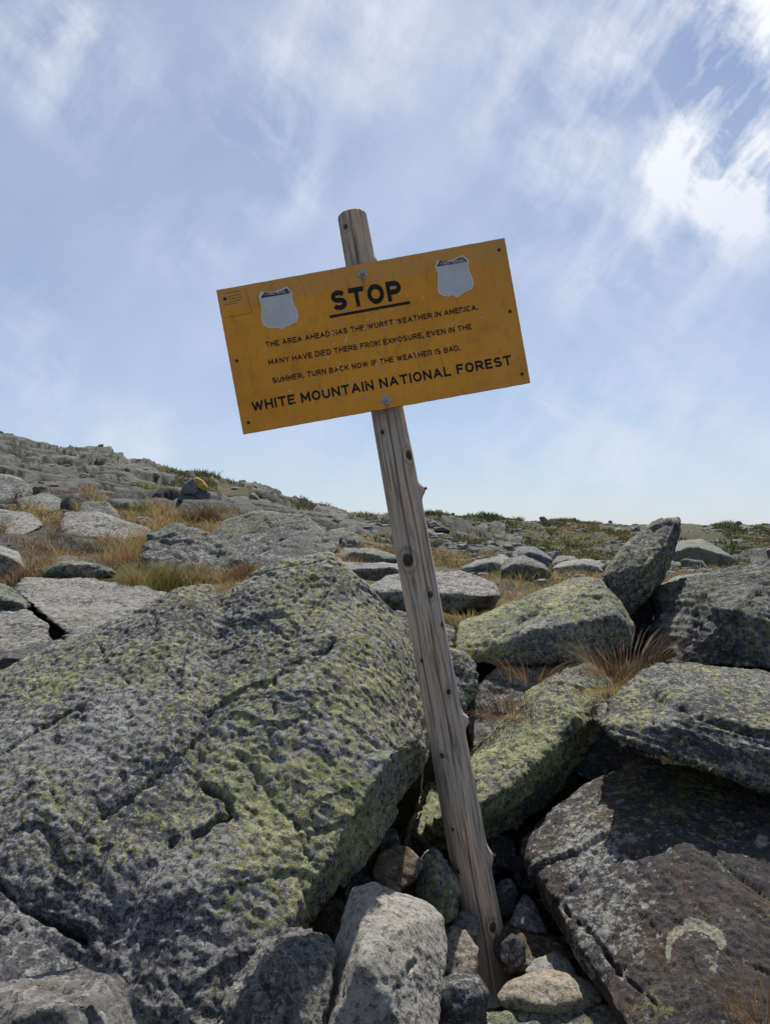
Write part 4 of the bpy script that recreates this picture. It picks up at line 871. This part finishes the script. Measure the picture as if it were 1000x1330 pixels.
def arc(cx, cy, rx, ry, a0, a1, n=9):
    return [(cx+rx*math.cos(math.radians(a0+(a1-a0)*k/n)), cy+ry*math.sin(math.radians(a0+(a1-a0)*k/n))) for k in range(n+1)]
GL = {  # letter: (width, strokes as centre lines on a unit box)
 'A': (.86, [[(0, 0), (.5, 1)], [(.5, 1), (1, 0)], [(.2, .32), (.8, .32)]]),
 'B': (.72, [[(0, 0), (0, 1)], [(0, 1), (.6, 1)]+arc(.6, .77, .32, .23, 90, -90)+[(0, .54)], [(0, .54), (.62, .54)]+arc(.62, .27, .38, .27, 90, -90)+[(0, 0)]]),
 'C': (.78, [arc(.5, .5, .5, .5, 42, 318, 18)]), 'D': (.76, [[(0, 0), (0, 1)], [(0, 1), (.45, 1)]+arc(.45, .5, .55, .5, 90, -90, 14)+[(0, 0)]]),
 'E': (.64, [[(0, 0), (0, 1)], [(0, 1), (1, 1)], [(0, .52), (.85, .52)], [(0, 0), (1, 0)]]), 'F': (.62, [[(0, 0), (0, 1)], [(0, 1), (1, 1)], [(0, .52), (.85, .52)]]),
 'H': (.74, [[(0, 0), (0, 1)], [(1, 0), (1, 1)], [(0, .5), (1, .5)]]), 'I': (.0, [[(.5, 0), (.5, 1)]]), 'K': (.74, [[(0, 0), (0, 1)], [(.02, .38), (.98, 1)], [(.32, .58), (1, 0)]]),
 'L': (.6, [[(0, 1), (0, 0)], [(0, 0), (1, 0)]]), 'M': (.88, [[(0, 0), (0, 1)], [(0, 1), (.5, .22)], [(.5, .22), (1, 1)], [(1, 1), (1, 0)]]), 'N': (.76, [[(0, 0), (0, 1)], [(0, 1), (1, 0)], [(1, 0), (1, 1)]]),
 'O': (.82, [arc(.5, .5, .5, .5, 0, 360, 26)]), 'P': (.70, [[(0, 0), (0, 1)], [(0, 1), (.6, 1)]+arc(.6, .72, .4, .28, 90, -90, 12)+[(0, .44)]]),
 'R': (.74, [[(0, 0), (0, 1)], [(0, 1), (.6, 1)]+arc(.6, .73, .38, .27, 90, -90, 12)+[(0, .46)], [(.5, .46), (1, 0)]]),
 'S': (.72, [arc(.5, .75, .48, .25, 25, 180, 10)+arc(.5, .73, .48, .23, 190, 262, 6)+arc(.5, .26, .5, .25, 82, -80, 10)+arc(.5, .27, .5, .27, 270, 205, 8)]),
 'T': (.74, [[(0, 1), (1, 1)], [(.5, 0), (.5, 1)]]), 'U': (.74, [[(0, 1), (0, .38)]+arc(.5, .38, .5, .38, 180, 360, 16)+[(1, 1)]]), 'V': (.84, [[(0, 1), (.5, 0)], [(.5, 0), (1, 1)]]),
 'W': (1.15, [[(0, 1), (.26, 0)], [(.26, 0), (.5, .95)], [(.5, .95), (.74, 0)], [(.74, 0), (1, 1)]]), 'X': (.78, [[(0, 0), (1, 1)], [(0, 1), (1, 0)]]), 'Y': (.8, [[(0, 1), (.5, .45)], [(1, 1), (.5, .45)], [(.5, .48), (.5, 0)]]),
 '.': (.0, [[(.5, -.04), (.5, .08)]]), ',': (.0, [[(.5, .08), (.5, -.04)], [(.5, -.03), (.3, -.2)]])}
def text_obj(txt, mat, name, x0, y0, x1, cap, z=.0008, bold=.16, parent=None, gap=.20):
    w_ = bold; quads = []; pen = 0.; k = 0
    for ch_ in txt:
        if ch_ == ' ': pen += .52; continue
        W_, st = GL[ch_]
        for pl in st:
            pts = [Vector((pen+w_/2+p[0]*W_ if W_ else pen+w_/2+(p[0]-.5)*.3, w_/2+p[1]*(1-w_) if ch_ not in '.,' else w_/2+p[1])) for p in pl]
            closed = (pts[0]-pts[-1]).length < 1e-4 and len(pts) > 3
            if len(pts) == 2:                                        # square the ends off at joins
                d_ = (pts[1]-pts[0]).normalized(); e_ = w_*.5 if abs(d_.x) < .05 or abs(d_.y) < .05 else w_*.28
                pts = [pts[0]-d_*e_, pts[1]+d_*e_] if ch_ not in 'IT' or abs(d_.x) > .5 or ch_ == 'I' else [pts[0]-d_*e_, pts[1]]
            L_, R_ = [], []
            for q in range(len(pts)):
                a_ = pts[q-1] if q else (pts[-2] if closed else pts[0]); b2 = pts[q+1] if q+1 < len(pts) else (pts[1] if closed else pts[-1])
                d1 = (pts[q]-a_); d2 = (b2-pts[q]); d1 = d1.normalized() if d1.length > 1e-6 else d2.normalized(); d2 = d2.normalized() if d2.length > 1e-6 else d1
                t_ = (d1+d2).normalized(); nn_ = Vector((-t_.y, t_.x))/max(.5, math.cos(d1.angle(d2)/2)); L_.append(pts[q]+nn_*w_/2); R_.append(pts[q]-nn_*w_/2)
            for q in range(len(pts)-1): quads.append(([R_[q], R_[q+1], L_[q+1], L_[q]], k % 4))
            k += 1
        pen += W_+w_+gap
    tot = pen-gap; sx = (x1[0]-x0)/tot; sk = (x1[1]-y0)/(x1[0]-x0); V_, F_ = [], []
    for q, kz in quads:
        F_.append([len(V_)+i for i in range(4)])
        for p in q: V_.append((x0+p.x*sx, y0+p.y*cap+p.x*sx*sk, z+kz*.00012))
    me = mesh_np(name, np.array(V_), np.array(F_), mat, False); return addobj(name, me, (0, 0, 0), parent or board)
PXM = Y0/F
def line(txt, a, b_, cap, mat, bold): 
    xa, ya = sl(*a); xb, yb = sl(*b_); o = text_obj(txt, mat, 'lettering', xa, ya, (xb, yb), cap*YB/F, bold=bold); return o
line('STOP', (433, 404.5), (523.5, 389), 26.5, M_INK2, .25)
line('THE AREA AHEAD HAS THE WORST WEATHER IN AMERICA.', (345.7, 451.6), (621, 402.3), 7.4, M_INK, .20)
line('MANY HAVE DIED THERE FROM EXPOSURE, EVEN IN THE', (349.5, 474.4), (612.7, 427.6), 7.4, M_INK, .20)
line('SUMMER. TURN BACK NOW IF THE WEATHER IS BAD.', (354.7, 498.0), (598, 455.0), 7.4, M_INK, .20)
line('WHITE MOUNTAIN NATIONAL FOREST', (328.5, 534.6), (665, 473.6), 13.0, M_INK2, .215)
addobj('underline', poly_mesh('underline', [sl(428, 409.8), sl(532, 391), sl(532.7, 394.6), sl(428.7, 413.3)], 0, .0008, M_INK2), (0, 0, 0), board)
def z2(pts, ox, oy, s): return [sl(ox+x/s, oy+y/s) for x, y in pts]
def shrink(pts, k):
    cx = sum(p[0] for p in pts)/len(pts); cy = sum(p[1] for p in pts)/len(pts); return [(cx+(x-cx)*k, cy+(y-cy)*k) for x, y in pts]
sh1 = [(385, 215), (440, 220), (500, 210), (570, 180), (613, 224), (609, 268), (625, 310), (645, 350), (656, 398), (640, 435), (600, 455), (560, 468), (536, 489), (515, 478), (470, 480), (430, 474), (400, 455), (388, 420), (385, 370), (388, 325), (372, 272), (367, 252)]
sh2 = [(175, 240), (225, 246), (290, 238), (380, 197), (432, 240), (425, 290), (445, 350), (465, 400), (470, 435), (458, 472), (410, 492), (370, 512), (338, 541), (310, 530), (288, 520), (268, 533), (215, 526), (186, 505), (176, 470), (178, 420), (180, 350), (155, 292)]
for pts, ox, oy, s, ban, gh in ((sh1, 270, 340, 5.5556, [(384, 264), (405, 222), (500, 222), (570, 192), (604, 226), (500, 244)], 'U S'), (sh2, 540, 300, 6.25, [(166, 291), (192, 244), (290, 248), (376, 209), (421, 248), (290, 272)], None)):
    rim = addobj('shield_emblem', poly_mesh('shield_emblem', z2(pts, ox, oy, s), 0, .0010, M_RIM), (0, 0, 0), board)
    addobj('shield_face', poly_mesh('shield_face', z2(shrink(pts, .93), ox, oy, s), .0009, .0016, M_SHIELD), (0, 0, 0), board)
    addobj('banner', poly_mesh('banner', z2(ban, ox, oy, s), .0015, .0022, M_BAN), (0, 0, 0), board)
    f = 1 if s < 6 else 1.12
    a = (432, 246) if s < 6 else (205, 283); b_ = (560, 226) if s < 6 else (385, 254)
    xa, ya = sl(ox+a[0]/s, oy+a[1]/s); xb, yb = sl(ox+b_[0]/s, oy+b_[1]/s)
    text_obj('FOREST SERVICE', M_SHIELD, 'banner_lettering', xa, ya, (xb, yb), 4.0*YB/F, z=.0026, bold=.2, parent=board)
    if gh:
        a, b_ = (420, 392), (605, 360); xa, ya = sl(ox+a[0]/s, oy+a[1]/s); xb, yb = sl(ox+b_[0]/s, oy+b_[1]/s)
        text_obj('UAS', M_GHOST, 'ghost_lettering', xa, ya, (xb, yb), 15*YB/F, z=.0020, bold=.2, parent=board)
# faded small print in the corner
for (a, b_, w_) in (((292, 381), (313, 377.5), .9), ((297, 385), (314, 382), .9), ((297.5, 388.5), (315, 385.5), .9), ((299, 392), (315, 389), .9), ((291, 396.5), (309, 393), .7), ((291, 413), (328, 406), .5), ((318, 374), (328, 406), .5)):
    xa, ya = sl(*a); xb, yb = sl(*b_); d_ = Vector((xb-xa, yb-ya)).normalized(); nn = Vector((-d_.y, d_.x))*w_*YB/F/2
    addobj('small_print', poly_mesh('small_print', [(xa-nn.x, ya-nn.y), (xb-nn.x, yb-nn.y), (xb+nn.x, yb+nn.y), (xa+nn.x, ya+nn.y)], 0, .0006, M_TINY), (0, 0, 0), board)
# flakes of lost paint, too many to count
cv, cf = [], []; rc = np.random.default_rng(8)
for k in range(170):
    a = rc.uniform(0, 1); row = rc.choice([0, 1, 2, 3, 4], p=[.2, .27, .18, .15, .2]); py_ = (398, 425, 450, 475, 500)[row]+rc.normal(0, 9 if row else 14); px_ = 485+rc.normal(0, 75 if row else 40); py_ -= (px_-485)*.18
    if not 350 < px_ < 640: continue
    x_, y_ = sl(px_, py_); sz_ = rc.uniform(.4, 1.3)**2*.0026; an = rc.normal(.6, .5); b0 = len(cv)
    for q in range(5):
        g_ = q*1.2566+rc.normal(0, .25); e1, e2 = math.cos(g_)*sz_*1.5, math.sin(g_)*sz_*rc.uniform(.3, .9); cv.append((x_+e1*math.cos(an)-e2*math.sin(an), y_+e1*math.sin(an)+e2*math.cos(an), .0016+.00001*(k % 9)))
    cf += [[b0, b0+1, b0+2], [b0, b0+2, b0+3], [b0, b0+3, b0+4]]
tag(addobj('paint_chips', mesh_np('paint_chips', np.array(cv), np.array(cf), simple('bare_primer_material', (.55, .50, .46), .7, var=.3, scale=30), False), (0, 0, 0), board), kind='stuff')
def lathe(name, prof, seg, mat, loc, parent, sides=None):
    bm = bmesh.new(); rings = []
    for (r, z) in prof: rings.append([bm.verts.new((r*math.cos(2*math.pi*k/seg), r*math.sin(2*math.pi*k/seg), z)) for k in range(seg)])
    for a, b_ in zip(rings[:-1], rings[1:]):
        for k in range(seg): bm.faces.new([a[k], a[(k+1) % seg], b_[(k+1) % seg], b_[k]])
    bm.faces.new(rings[-1]); bm.faces.new(rings[0][::-1]); bmesh.ops.recalc_face_normals(bm, faces=bm.faces)
    me = bpy.data.meshes.new(name); bm.to_mesh(me); bm.free(); me.materials.append(mat); return addobj(name, me, loc, parent)
for (x, y) in ((648, 324.5), (662, 404.5), (677.6, 485.8), (307.8, 468.6), (322.9, 549), (292.4, 388)):
    q = sl(x, y); lathe('screw', [(.0052, 0), (.0052, .0012), (.0040, .0022), (.002, .0024)], 14, M_RUST, (q[0], q[1], .0002), board)
for (x, y) in ((470.8, 355.3), (501.3, 518.9)):
    q = sl(x, y); bt = lathe('bolt', [(.0145, 0), (.0145, .0016), (.0132, .0022), (.006, .0022)], 28, M_STEEL, (q[0], q[1], .0002), board)
    me = lathe('bolt_head', [(.0088, .002), (.0088, .0075), (.0078, .0088), (.003, .0092)], 6, M_STEEL, (q[0], q[1], .0002), board)
    lathe('bolt_tip', [(.0045, .009), (.0045, .012), (.0035, .0128)], 12, M_STEEL, (q[0], q[1], .0002), board)
